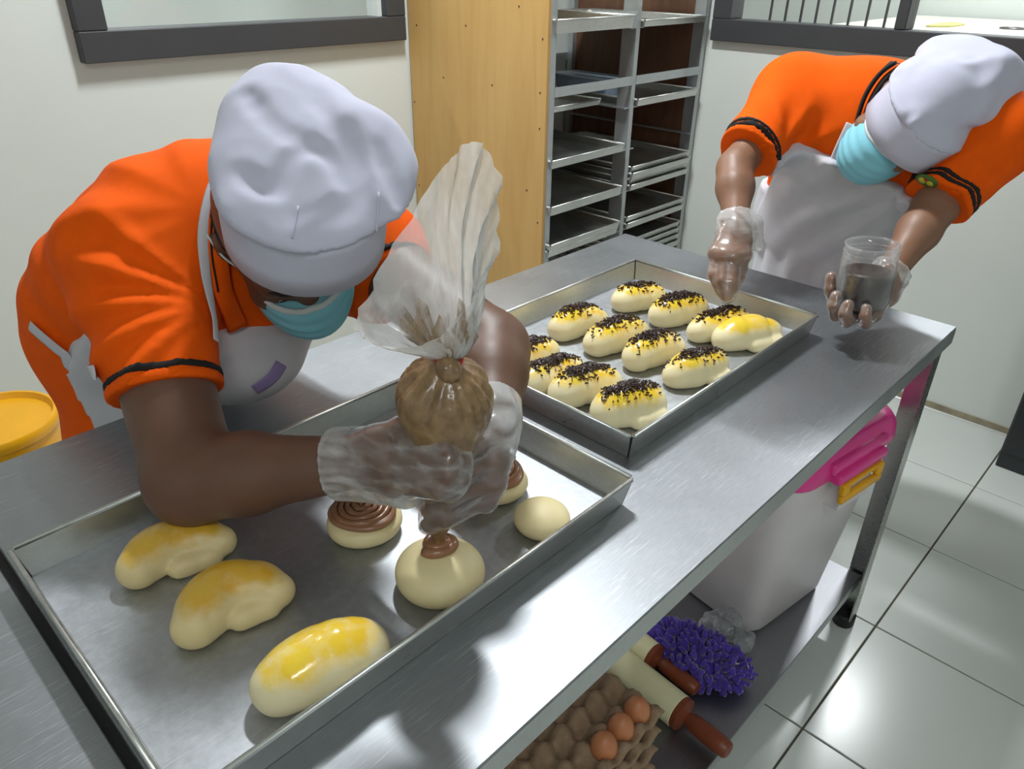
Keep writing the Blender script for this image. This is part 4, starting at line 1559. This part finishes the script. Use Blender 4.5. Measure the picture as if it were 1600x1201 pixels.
def body1(P):
    d = torso1(P) + .010
    d = smin(d, cap(P, neck1a, nkb, .052, .062), .05)
    d = smin(d, head_sdf(P, H1, R1), .03)
    d = smin(d, arm(P, shR, elR, wrR, .062, .052, .031, .046), .03)
    d = smin(d, arm(P, shL, elL, wrL, .060, .047, .030, .043), .03)
    return smin(d, legs(P, hip1, foot1, .08, .05), .04)


lo, hi = bbox([pel, abd, che, nkb, shR, shL, elR, wrR, elL, wrL, H1, H1 + A([0, 0, .1]), foot1[0], foot1[1]], .2)
lo[2] = .05
bV = relax(surf(body1, lo, hi, .0075), 1)
h1 = relax(surf(hR1, *bbox([p for f in fin1R + [thu1R] for p in f] + [wrR], .05), .0034), 1)
h2 = relax(surf(hL1, *bbox([p for f in fin1L + [thu1L] for p in f] + [wrL], .05), .0034), 1)
headV = relax(surf(lambda P: smax(smin(head_sdf(P, H1, R1), cap(P, neck1a, nkb, .052, .062), .03), -half(P, neck1a - R1[2] * .03, R1[2]), .004), H1 - .19, H1 + .19, .0040), 1)
obj('body', join(bV, h1, h2, headV), 'skin', root1, smooth=True)
face_parts(root1, H1, R1)
# short hair under the cap
sdf_obj('hair', lambda P: (lambda q: np.maximum(np.maximum(ell(q, (0, -.016, .032), (.081, .100, .092)), np.minimum(q[:, 1] - .035 + .5 * np.maximum(0, .0 - q[:, 2]), 1)), np.maximum(np.maximum(-.050 - q[:, 2], q[:, 2] - .03), q[:, 1] - .010)))((P - H1) @ R1.T), H1 - .14, H1 + .14, .005, 'hair', root1, 1)
mask_obj(root1, H1, R1, .002)

# cap: stitched band and a floppy crown with creases
hat1 = obj('cap_band', band_mesh(ring1 - Kc * .012, Rhat1, [-.036, -.010, .020, .036], (.094, .096), (.109, .109), yoff=-.004), 'white_cloth', root1, smooth=True)
pc1 = D(490, 262, .908)


def skull1(P):
    return ell(P, to_world([(0, -.012, .038)], H1, R1)[0], (.082, .102, .093), R1)


def pouf1b(P):
    d = smin(ell(P, ring1 + Kc * .030, (.099, .111, .04), Rhat1), ell(P, pc1, (.098, .098, .098)), .05)
    d = smin(d, ell(P, D(448, 205, .930), (.080, .075, .075)), .04)
    d = smin(d, ell(P, D(574, 275, .910), (.062, .062, .070)), .03)
    d = smin(d, ell(P, D(560, 325, .880), (.060, .060, .055)), .03)
    return smin(d, skull1(P), .03)


GV1 = grooves(pouf1b, [([(370, 258), (385, 275), (405, 287), (428, 290)], .0075, .014, .85), ([(428, 290), (440, 265), (455, 240), (476, 220)], .0065, .014, .85), ([(476, 220), (500, 224), (524, 240), (540, 268), (548, 290)], .0075, .016, .85),
                       ([(546, 195), (560, 230), (570, 270), (568, 300), (552, 325), (536, 340)], .0085, .016, .9), ([(462, 336), (500, 320), (535, 304), (568, 288)], .005, .010, .85),
                       ([(600, 225), (615, 262), (628, 310)], .007, .016, .8), ([(385, 140), (410, 170), (440, 192), (470, 205)], .007, .016, .7), ([(500, 150), (520, 185), (528, 215)], .006, .016, .7)])
FC1 = facets(pouf1b, [[(425, 290), (474, 222), (555, 290), (466, 330)], [(470, 334), (560, 294), (588, 368), (456, 362)], [(378, 268), (462, 328), (450, 368), (372, 300)],
                      [(580, 200), (628, 290), (594, 310), (560, 220)], [(390, 140), (480, 128), (540, 190), (470, 205)], [(372, 180), (440, 200), (420, 270), (366, 250)], [(480, 225), (540, 240), (560, 285), (500, 290)]], .0035)


def pouf1(P):
    d = pouf1b(P)
    d0 = d
    for (c_, n_) in FC1:
        d = smax(d, half(P, c_, n_), .005)
    d = np.minimum(d, d0 + .015)
    for (a, b, r, k) in GV1:
        d = smax(d, -cap(P, a, b, r), k)
    d = d + .0026 * wav(P, 28, 2) + .0018 * np.abs(wav(P, 56, 3))
    d = smin(smin(d, skull1(P) - .002, .008), ell(P, ring1 + Kc * .018, (.0955, .1085, .030), Rhat1), .010)
    return smax(d, -half(P, ring1 + Kc * .018, Kc), .004)


sdf_obj('cap_crown', pouf1, pc1 - .17, pc1 + .17, .0042, 'white_cloth', root1, 1)
for (a, b) in (((456, 372), (466, 322)), ((588, 372), (592, 300))):
    q_ = [q for q in [hit(pouf1, a[0] + (b[0] - a[0]) * t, a[1] + (b[1] - a[1]) * t, .0006)[0] for t in np.linspace(0, 1, 8)] if abs(pouf1(A([q]))[0]) < .004]
    obj('cap_pleat', tube(q_, .0014, 6), 'white_cloth', root1, smooth=True)

# shirt
cfR = shR + (elR - shR) * .61; axR = unit(unit(elR - shR) * .8 - CU * .45)
cfL = D(614, 452, 1.09); axL = unit(cfL - shL)
slR0 = shR; slL0 = shL


def sleeve1(P):
    a = chain(P, [slR0, shR + (cfR - shR) * .6, cfR + axR * .03], [.086, .074, .064])
    b = chain(P, [slL0, cfL + axL * .03], [.074, .054])
    return a, b


def shirt1_base(P):
    a, b = sleeve1(P)
    d = smin(torso1(P) - .012, ell(P, pel - A([0, 0, .02]), (.158, .128, .15)), .05)
    d = smin(d, cap(P, pel - A([0, 0, .02]), pel - A([0, 0, .26]), .134, .166) + 0.0, .05)
    a = np.maximum(a, half(P, cfR, axR)); b = np.maximum(b, half(P, cfL, axL))
    return smin(smin(d, a, .045), b, .045)


def shirt1(P):
    d = shirt1_base(P)
    d = d - fan(P, D(325, 470, .93), -CR, -CU, 15, .11, .075, .0060, 1, -.9, 1.5)
    d = d - fan(P, D(330, 330, .98), -CR, -CU, 10, .14, .07, .0048, 2, -1.2, .9)
    d = d - fold(P, D(110, 470, 1.2), .13, CU * .5 + CR * .8, .075, .0035, 4, .5)
    d = d + .0012 * wav(P, 20, 1)
    d = smax(d, -(cap(P, neck1a + (neck1a - nkb) * .2, nkb - T1[1] * .02, .066, .070)), .01)
    
    return np.maximum(d, .62 - P[:, 2])


lo, hi = bbox([pel, che, shR, shL, nkb, cfR, cfL], .2)
lo[2] = .60
sdf_obj('polo_shirt', shirt1, lo, hi, .0058, 'orange', root1, 1)
for c_, ax_, s0 in ((cfR, axR, 0), (cfL, axL, 1)):
    f = lambda P, c_=c_, ax_=ax_, s0=s0: np.maximum.reduce([np.minimum(shirt1(P) - .0026, sleeve1(P)[s0]), sleeve1(P)[s0] - .010, np.abs(half(P, c_ - ax_ * .013, ax_)) - .0048])
    sdf_obj('cuff_stripe', f, c_ - .1, c_ + .1, .0034, 'blackcloth', root1, 1)
    f = lambda P, c_=c_, ax_=ax_, s0=s0: np.maximum(sleeve1(P)[s0] - .0016, np.abs(half(P, c_ - ax_ * .002, ax_)) - .0065)
    sdf_obj('cuff_edge', f, c_ - .1, c_ + .1, .0034, 'orange', root1, 1)
# collar
cd = unit(neck1a - nkb)
xx, yy, _ = frame_of(cd)
Rc = A([xx, yy, cd])
obj('collar', band_mesh(nkb - cd * .008 + T1[1] * .0, Rc, [0, .02, .040], (.088, .070), (.088, .070), .004), 'orange', root1, smooth=True)

obj('collar', ribbon([(374, 246), (354, 286), (342, 336), (340, 396), (352, 460), (372, 512)], shirt1_base, .006, .030, .003), 'orange', root1, smooth=True)
obj('collar_edge', ribbon([(366, 246), (345, 284), (332, 336), (331, 396), (341, 456)], shirt1_base, .008, .003, .0012), 'blackcloth', root1, smooth=True)

# apron: bib on the chest, skirt over the hips, tapes
front = A([.22, -.975, 0])


def apron1(P):
    q = P - che
    l = q @ T1[0]; s = q @ T1[1]; n = q @ FR1
    sh = shirt1_base(P)
    bib = np.maximum.reduce([sh - .0115, s - .055 - .30 * np.maximum(0, l + .06), np.abs(l + .0) - .130 + .10 * np.maximum(0, s), -.02 - n, -.26 - s])
    sk = cap(P, pel + A([0, 0, .06]), pel - A([0, 0, .45]), .140, .165) + .004 * np.sin(np.arctan2(P[:, 1] - pel[1], P[:, 0] - pel[0]) * 14 + 2 * wav(P, 6, 2))
    sk = np.minimum(sk, sh - .006)
    skirt = np.maximum.reduce([sk - .005, P[:, 2] - .850, .40 - P[:, 2], .060 - half(P, pel, front)])
    return np.minimum(bib, skirt) + .0008 * wav(P, 40, 5)


lo, hi = bbox([pel - A([0, 0, .48]), che, pel, abd], .24)
sdf_obj('apron', apron1, lo, hi, .0062, 'apron_cloth', root1, 1)
sh_ = lambda P: shirt1_base(P)
obj('apron_tape', ribbon([(338, 532), (334, 490), (321, 420), (318, 360), (330, 300), (348, 262), (366, 236)], sh_, .007, .014), 'apron_cloth', root1, smooth=True)
obj('apron_tape', ribbon([(46, 508), (70, 530), (100, 554), (130, 572), (148, 583)], sh_, .008, .020), 'apron_cloth', root1, smooth=True)
obj('apron_pocket_trim', ribbon([(398, 609), (414, 599), (428, 587), (440, 568)], lambda P: apron1(P), .001, .022), 'lilac', root1, smooth=True)
trousers_obj(root1, hip1, foot1, pel, RpelI)
shoes(root1, foot1, (0.1, -1, 0))


# clear plastic gloves over both hands, loose at the wrist
def glove(root, hs, wrist, toward, box_pts, seed, cuff=.055, rc=.040, slack=None, vox=.0030):
    cw = wrist + toward * cuff

    def fn(P):
        d = hs(P, .014) - .0012
        d = smin(d, cap(P, wrist - toward * .025, cw, rc * .88, rc), .02)
        if slack is not None:
            for (a, b, ra, rb) in slack:
                d = smin(d, cap(P, a, b, ra, rb), .02)
        ph = half(P, wrist, toward)
        d = d - .0030 * np.clip(1 - np.abs(wav(P * A([1, 1, 2.0]), 38, seed)) * 2.2, 0, 1) ** 1.5 * np.clip(.5 + 12 * (ph + .05), .35, 1) - .0006 * wav(P, 90, seed + 1)
        return np.maximum(d, half(P, cw, toward))
    o = sdf_obj('plastic_glove', fn, *bbox(box_pts + [cw], .055), vox, 'glove', root, 1, attr=lambda V: np.clip((hs(V) - .0022) / .0050, 0, 1) * (.30 + .70 * np.clip(np.abs(wav(V * A([1, 1, 2.2]), 55, seed)) * 1.3, 0, 1)))
    return o


glove(root1, hR1, wrR, unit(elR - wrR), [p for f in fin1R + [thu1R] for p in f] + [wrR], 1, .012, .037, [(D(575, 745, .835), D(640, 768, .815), .022, .018)], .0025)
glove(root1, hL1, wrL, unit(elL - wrL), [p for f in fin1L + [thu1L] for p in f] + [wrL], 3, .03, .034, None, .0025)

# piping bag held in both hands
ptip = D(684, 846, .846)
kn_ = D(700, 572, .752)
pbag = empty('piping_bag', ptip, 'clear piping bag full of brown cream held over the round bun', 'piping bag')
bagp = [ptip, D(686, 805, .832), D(690, 745, .812), D(693, 695, .800), D(695, 655, .790)]
bagr = [.0065, .0125, .0215, .030, .039]
bcen = D(695, 618, .782)
bax = unit(kn_ - bcen)


def bag(P):
    d = chain(P, bagp, bagr, .02)
    bu, bv, _ = frame_of(bax)
    q = P - bcen
    a = np.arctan2(q @ bv, q @ bu); hgt = q @ bax
    b = ell(P, bcen, (.051, .051, .042), A([bu, bv, bax]))
    b = b + .0100 * np.clip((hgt + .022) / .05, 0, 1) * (1 - np.abs(np.sin(7 * a + 2.2 * np.sin(2 * a) + 8 * hgt))) ** 2.2 + .0060 * np.clip((hgt + .01) / .05, 0, 1) * (1 - np.abs(np.sin(11 * a + 1.5 * np.sin(3 * a)))) ** 3
    d = smin(d, b, .025)
    return smin(d, chain(P, [bcen + bax * .03, kn_, kn_ + bax * .010], [.026, .0125, .010]), .016)


sdf_obj('cream_filled_bag', bag, *bbox(bagp + [bcen, kn_], .075), .0032, 'bagcream', pbag, 1)
bu, bv, _ = frame_of(bax)
obj('rubber_band', tube([kn_ + bax * .011 + (bu * math.cos(t) + bv * math.sin(t)) * .0130 for t in np.linspace(0, 6.283, 25)[:-1]], .0018, 6, True), 'red', pbag, smooth=True)
obj('twisted_tail', relax(surf(lambda P: smin(cap(P, kn_ - CF * .006, kn_ - CF * .013 - CU * .006 + CR * .004, .009, .0105), cap(P, kn_, kn_ - CF * .012, .012, .010), .01) + .0012 * np.sin(P @ CR * 900), kn_ - .06, kn_ + .06, .0028), 1), 'bagcream', pbag, smooth=True)
# gathered open end of the bag above the band
NR, NS = 16, 72
V = []
for i in range(NR):
    f = i / (NR - 1)
    for k in range(NS):
        th = 6.28318 * k / NS
        dr = CR * math.cos(th) + CF * math.sin(th) * .75
        # left side droops out, the right and back sides stand up
        hgt = .105 + .050 * math.cos(th - .9) + .045 * math.sin(th) + .010 * math.sin(3 * th)
        spread = .030 + .042 * max(0, math.cos(th - 3.1)) ** 1.5 + .008 * math.cos(2 * th)
        lift = hgt * (1 - .52 * max(0, math.cos(th - 3.3)) ** 2)
        rr_ = .010 + (spread) * f ** .75 + .0045 * math.sin(11 * th + 5 * f) * (1 - .4 * f) * (f * 2 if f < .5 else 1) + .003 * math.sin(23 * th + 9 * f)
        p = kn_ + bax * .008 + dr * rr_ + (A([0, 0, 1.]) * .92 + CU * .2) * lift * f + CR * .004 * math.sin(7 * f)
        V.append(p)
F = [[i * NS + k, i * NS + (k + 1) % NS, (i + 1) * NS + (k + 1) % NS, (i + 1) * NS + k] for i in range(NR - 1) for k in range(NS)]
obj('gathered_bag_end', (V, F), 'bagfilm', pbag, smooth=True)
V = []
for i in range(8):
    f = i / 7
    for k in range(NS):
        th = 6.28318 * k / NS
        dr = CR * math.cos(th) + CF * math.sin(th) * .75
        top = .044 + .010 * math.sin(5 * th) + .010 * math.sin(11 * th + 1) + .006 * math.sin(17 * th)
        rr_ = .0095 + .020 * f ** .8 + .0028 * math.sin(19 * th) + .0015 * math.sin(31 * th)
        V.append(kn_ + bax * .006 + dr * rr_ * (1 + .5 * max(0, math.cos(th - 3.1)) * f) + A([0, 0, 1.]) * top * f)
F = [[i * NS + k, i * NS + (k + 1) % NS, (i + 1) * NS + (k + 1) % NS, (i + 1) * NS + k] for i in range(7) for k in range(NS)]
obj('cream_smears', (V, F), 'smear', pbag, smooth=True)

# =================================================================== farther baker
pel2 = A([.240, .375, .87]); abd2 = A([.210, .350, 1.00]); che2 = A([.178, .315, 1.090]); nkb2 = A([.120, .245, 1.170])
sh2R = D(1240, 150, 1.66); sh2L = D(1552, 212, 1.50)
el2R = D(1148, 262, 1.57); wr2R = D(1150, 345, 1.505)
el2L = D(1462, 322, 1.49); wr2L = D(1392, 425, 1.445)
T2 = torso_frame(pel2, nkb2, sh2R, sh2L)
FR2 = T2[2] if T2[2] @ A([-1., 0, -1.]) > 0 else -T2[2]
K2 = unit([-.10, -.64, .756]); F2h = unit([-.96, -.124, -.235])
Rhat2 = head_frame(F2h, K2)
R2 = head_frame(cdir(-.68, -.58, .45), cdir(.30, .35, -.88))
ring2 = D(1438, 186, 1.475)
H2 = D(1417, 193, 1.500)
root2 = empty('person', (pel2[0], pel2[1], 0), 'person in orange polo shirt and white cap holding a jar', 'person')


def torso2(P):
    d = smin(ell(P, pel2, (.115, .160, .15)), ell(P, abd2, (.160, .17, .125), T2), .09)
    d = smin(d, ell(P, che2, (.165, .16, .115), T2), .09)
    return smin(d, chain(P, [sh2R, nkb2 - T2[1] * .06, sh2L], [.066, .085, .066]), .08)


fin2R = [[D(1120, 396, 1.475), D(1114, 430, 1.462), D(1126, 458, 1.455)],
         [D(1132, 400, 1.462), D(1128, 438, 1.447), D(1133, 464, 1.450)],
         [D(1146, 402, 1.458), D(1143, 440, 1.444), D(1138, 464, 1.449)],
         [D(1160, 398, 1.468), D(1155, 432, 1.456), D(1143, 458, 1.453)]]
thu2R = [D(1160, 378, 1.485), D(1158, 418, 1.480), D(1146, 446, 1.468), D(1138, 460, 1.462)]
fin2L = [[D(1338, 472, 1.465), D(1303, 472, 1.445), D(1297, 452, 1.435), D(1299, 432, 1.432)],
         [D(1344, 482, 1.455), D(1306, 494, 1.415), D(1302, 478, 1.400), D(1306, 462, 1.398)],
         [D(1352, 490, 1.440), D(1322, 503, 1.388), D(1320, 490, 1.372), D(1325, 476, 1.370)],
         [D(1364, 490, 1.425), D(1353, 505, 1.380), D(1352, 494, 1.366), D(1354, 482, 1.366)]]
thu2L = [D(1388, 464, 1.430), D(1398, 446, 1.405), D(1393, 428, 1.395), D(1389, 418, 1.395)]
h2R = lambda P, kf=0.0: hand_sdf(P, wr2R, fin2R, thu2R, .027, .0105, .0085, .0155, kf)
h2L = lambda P, kf=0.0: hand_sdf(P, wr2L, fin2L, thu2L, .025, .0105, .0090, .0140, kf)
neck2a = H2 - R2[2] * .06 - R2[1] * .03
hip2 = [pel2 + A([0, .075, -.12]), pel2 + A([0, -.075, -.12])]
foot2 = [A([.29, .47, .10]), A([.29, .28, .10])]


def body2(P):
    d = torso2(P) + .010
    d = smin(d, cap(P, neck2a, nkb2, .052, .062), .05)
    d = smin(d, head_sdf(P, H2, R2), .03)
    d = smin(d, arm(P, sh2R, el2R, wr2R, .050, .034, .025, .036), .03)
    d = smin(d, arm(P, sh2L, el2L, wr2L, .052, .040, .026, .038), .03)
    return smin(d, legs(P, hip2, foot2, .08, .05), .04)


lo, hi = bbox([pel2, che2, nkb2, sh2R, sh2L, el2R, wr2R, el2L, wr2L, H2, foot2[0], foot2[1]], .2)
lo[2] = .05
bV = relax(surf(body2, lo, hi, .0085), 1)
g1 = relax(surf(h2R, *bbox([p for f in fin2R + [thu2R] for p in f] + [wr2R], .05), .0038), 1)
g2 = relax(surf(h2L, *bbox([p for f in fin2L + [thu2L] for p in f] + [wr2L], .05), .0038), 1)
hd2 = relax(surf(lambda P: smax(smin(head_sdf(P, H2, R2), cap(P, neck2a, nkb2, .052, .062), .03), -half(P, neck2a - R2[2] * .03, R2[2]), .004), H2 - .19, H2 + .19, .0045), 1)
obj('body', join(bV, g1, g2, hd2), 'skin_b', root2, smooth=True)
face_parts(root2, H2, R2)
sdf_obj('hair', lambda P: (lambda q: np.maximum(np.maximum(ell(q, (0, -.016, .032), (.080, .100, .092)), q[:, 1] - .022), -.060 - q[:, 2]))((P - H2) @ R2.T), H2 - .14, H2 + .14, .006, 'hair', root2, 1)
mask_obj(root2, H2, R2, .004)
obj('cap_band', band_mesh(ring2 - K2 * .010, Rhat2, [-.034, -.010, .020, .036], (.092, .096), (.108, .110), yoff=-.002), 'white_cloth', root2, smooth=True)
pc2 = D(1488, 150, 1.485)


def skull2(P):
    return ell(P, to_world([(0, -.012, .038)], H2, R2)[0], (.082, .102, .093), R2)


def pouf2b(P):
    d = smin(ell(P, ring2 + K2 * .030, (.101, .113, .04), Rhat2), ell(P, pc2, (.112, .105, .105)), .05)
    d = smin(d, ell(P, D(1535, 150, 1.505), (.075, .075, .085)), .04)
    d = smin(d, ell(P, D(1480, 108, 1.535), (.075, .075, .070)), .03)
    d = smin(d, skull2(P), .03)
    return smin(d, ell(P, D(1505, 78, 1.505), (.034, .034, .026)), .03)


GV2 = grooves(pouf2b, [([(1455, 96), (1490, 112), (1530, 108), (1562, 92)], .022, .014, .7), ([(1398, 112), (1412, 145), (1428, 172), (1410, 195)], .011, .006, .7),
                       ([(1480, 200), (1474, 235)], .012, .010, .6), ([(1480, 200), (1510, 190), (1548, 192)], .012, .010, .6), ([(1560, 165), (1588, 152)], .010, .010, .6),
                       ([(1511, 58), (1514, 70)], .012, .008, .7)])
FC2 = facets(pouf2b, [[(1440, 100), (1460, 165), (1420, 170), (1404, 125)], [(1465, 130), (1560, 125), (1545, 180), (1480, 190)], [(1430, 180), (1475, 200), (1468, 245), (1412, 222)],
                      [(1485, 205), (1550, 195), (1530, 228), (1480, 245)], [(1560, 90), (1592, 120), (1590, 170), (1560, 160)], [(1460, 60), (1540, 60), (1540, 95), (1460, 90)]], .004)


def pouf2(P):
    d = pouf2b(P)
    d0 = d
    for (c_, n_) in FC2:
        d = smax(d, half(P, c_, n_), .006)
    d = np.minimum(d, d0 + .018)
    for (a, b, r, k) in GV2:
        d = smax(d, -cap(P, a, b, r), k)
    d = d + .0048 * wav(P, 26, 4) + .0022 * np.abs(wav(P, 52, 5))
    d = smin(smin(d, skull2(P) - .002, .008), ell(P, ring2 + K2 * .018, (.0975, .1105, .030), Rhat2), .010)
    return smax(d, -half(P, ring2 + K2 * .018, K2), .004)


sdf_obj('cap_crown', pouf2, pc2 - .19, pc2 + .19, .0052, 'white_cloth', root2, 1)
c2R = sh2R + (el2R - sh2R) * .80; c2L = sh2L + (el2L - sh2L) * .93
a2R = unit(el2R - sh2R); a2L = unit(el2L - sh2L)


def sleeve2(P):
    a = chain(P, [sh2R, c2R + a2R * .03], [.078, .058])
    b = chain(P, [sh2L, sh2L + (c2L - sh2L) * .6, c2L + a2L * .03], [.080, .070, .060])
    return a, b


def shirt2_base(P):
    a, b = sleeve2(P)
    d = smin(torso2(P) - .012, ell(P, pel2 - A([0, 0, .02]), (.130, .176, .15)), .05)
    a = np.maximum(a, half(P, c2R, a2R)); b = np.maximum(b, half(P, c2L, a2L))
    return smin(smin(d, a, .045), b, .045)


def shirt2(P):
    d = shirt2_base(P)
    d = d - fan(P, D(1222, 232, 1.55), CU, -CR, 9, .07, .05, .0050, 2) - fan(P, D(1420, 310, 1.42), CR, CU, 12, .12, .07, .0045, 3, -.6, 1.4)
    d = d + .0012 * wav(P, 20, 3)
    d = smax(d, -(cap(P, neck2a + (neck2a - nkb2) * .2, nkb2 - T2[1] * .02, .066, .070)), .01)
    
    return np.maximum(d, .62 - P[:, 2])


lo, hi = bbox([pel2, che2, sh2R, sh2L, nkb2, c2R, c2L], .2)
lo[2] = .60
sdf_obj('polo_shirt', shirt2, lo, hi, .0068, 'orange', root2, 1)
for c_, ax_, s0 in ((c2R, a2R, 0), (c2L, a2L, 1)):
    for (o_, w_, m_) in ((.002, .0055, 'orange'), (.011, .0042, 'blackcloth'), (.021, .0042, 'blackcloth')):
        f = lambda P: np.maximum.reduce([np.minimum(shirt2(P) - .0028, sleeve2(P)[s0]), sleeve2(P)[s0] - .010, np.abs(half(P, c_ - ax_ * o_, ax_)) - w_])
        sdf_obj('cuff_stripe' if m_ == 'blackcloth' else 'cuff_edge', f, c_ - .09, c_ + .09, .0034, m_, root2, 1)
for (pts_, w_, t_, m_, o_) in (([(1404, 100), (1382, 122), (1364, 150), (1352, 182)], .034, .002, 'blackcloth', .004),
                               ([(1400, 96), (1374, 114), (1352, 146), (1340, 180), (1334, 206)], .0055, .0016, 'blackcloth', .008),
                               ([(1404, 101), (1379, 119), (1358, 150), (1346, 183), (1340, 206)], .0045, .0014, 'orange', .009),
                               ([(1407, 105), (1383, 123), (1363, 153), (1351, 185), (1345, 206)], .0045, .0014, 'blackcloth', .009)):
    obj('collar_stripe' if w_ < .02 else 'collar', ribbon(pts_, shirt2_base, o_, w_, t_), m_, root2, smooth=True)
front2 = A([-1., -.05, 0])


def apron2(P):
    q = P - che2
    l = q @ T2[0]; s = q @ T2[1]; n = q @ FR2
    sh = shirt2_base(P)
    bib = np.maximum.reduce([sh - .017, s - .035, np.abs(l) - .150, -.02 - n, -.26 - s])
    sk = cap(P, pel2 + A([0, 0, .06]), pel2 - A([0, 0, .45]), .150, .175) + .006 * np.sin(np.arctan2(P[:, 1] - pel2[1], P[:, 0] - pel2[0]) * 12 + 2 * wav(P, 6, 3))
    sk = np.minimum(sk, sh - .006)
    skirt = np.maximum.reduce([sk - .006, P[:, 2] - .96, .40 - P[:, 2], -half(P, pel2, front2) - .035])
    return np.minimum(bib, skirt) - fold(P, D(1290, 330, 1.6), .15, CU * .80 - CR * .5, .075, .007, 3) - fan(P, D(1420, 300, 1.55), -CR, -CU, 10, .16, .09, .005, 4)


lo, hi = bbox([pel2 - A([0, 0, .48]), che2, pel2, abd2], .26)
sdf_obj('apron', apron2, lo, hi, .0070, 'apron_cloth', root2, 1)
obj('apron_tape', ribbon([(1305, 254), (1313, 235), (1322, 215), (1332, 194)], shirt2_base, .008, .026), 'apron_cloth', root2, smooth=True)
bd = [hit(shirt2_base, 1448, 283, .004)]
bx_, by_, _ = frame_of(bd[0][1])
obj('chest_badge', lathe([(.001, .0015), (.022, .0012), (.024, -.002)], bd[0][0], 20, axis=bd[0][1], sy=.7), 'green', root2, smooth=True)
for (u_, v_, r_, m_) in ((-.008, .002, .008, 'badge_yellow'), (.007, -.003, .007, 'badge_yellow'), (.0, .006, .004, 'badge_red')):
    obj('badge_mark', lathe([(.0005, .0030), (r_, .0026), (r_, .001)], bd[0][0] + bx_ * u_ + by_ * v_, 12, axis=bd[0][1]), m_, root2, smooth=True)
trousers_obj(root2, hip2, foot2, pel2, A([[0, 1., 0], [-1., 0, 0], [0, 0, 1.]]))
shoes(root2, foot2, (-1, 0, 0))
glove(root2, h2R, wr2R, unit(el2R - wr2R), [p for f in fin2R + [thu2R] for p in f] + [wr2R], 2, .006, .036, [(D(1178, 352, 1.50), D(1185, 385, 1.50), .018, .010)], .0034)
glove(root2, h2L, wr2L, unit(el2L - wr2L), [p for f in fin2L + [thu2L] for p in f] + [wr2L], 5, .006, .034, None, .0034)

# jar of chocolate sprinkles in the farther baker's hand
jb = D(1346, 476, 1.418)
jt = D(1349, 384, 1.372)
ja = unit(A([0, 0, 1.]) * .9 + unit(jt - jb) * .4)
jh = .118
jar = empty('jar', jb, 'clear open jar of dark chocolate sprinkles in the gloved hand', 'jar')
obj('jar_wall', lathe([(.001, .0), (.040, .0), (.046, .004), (.048, .012), (.048, jh - .030), (.0455, jh - .024), (.0455, jh - .018), (.0475, jh - .014), (.0455, jh - .010), (.0455, jh), (.0430, jh), (.0430, jh - .020), (.0455, jh - .030), (.0455, .012), (.040, .004), (.001, .003)], jb, 40, axis=ja), 'jarglass', jar, smooth=True)
for z in (jh - .001, jh - .014, jh - .022):
    x_, y_, d_ = frame_of(ja)
    obj('jar_thread', tube([jb + ja * z + (x_ * math.cos(t) + y_ * math.sin(t)) * .0462 for t in np.linspace(0, 6.283, 33)[:-1]], .0016, 6, True), 'jarglass', jar, smooth=True)
fl = obj('jar_filling', lathe([(.001, .0045), (.039, .0045), (.0445, .012), (.0450, .066), (.030, .070), (.001, .066)], jb, 32, axis=ja), 'sprinkle', jar, smooth=True)
for o in scene.objects:
    if 'wl' in o: del o['wl']
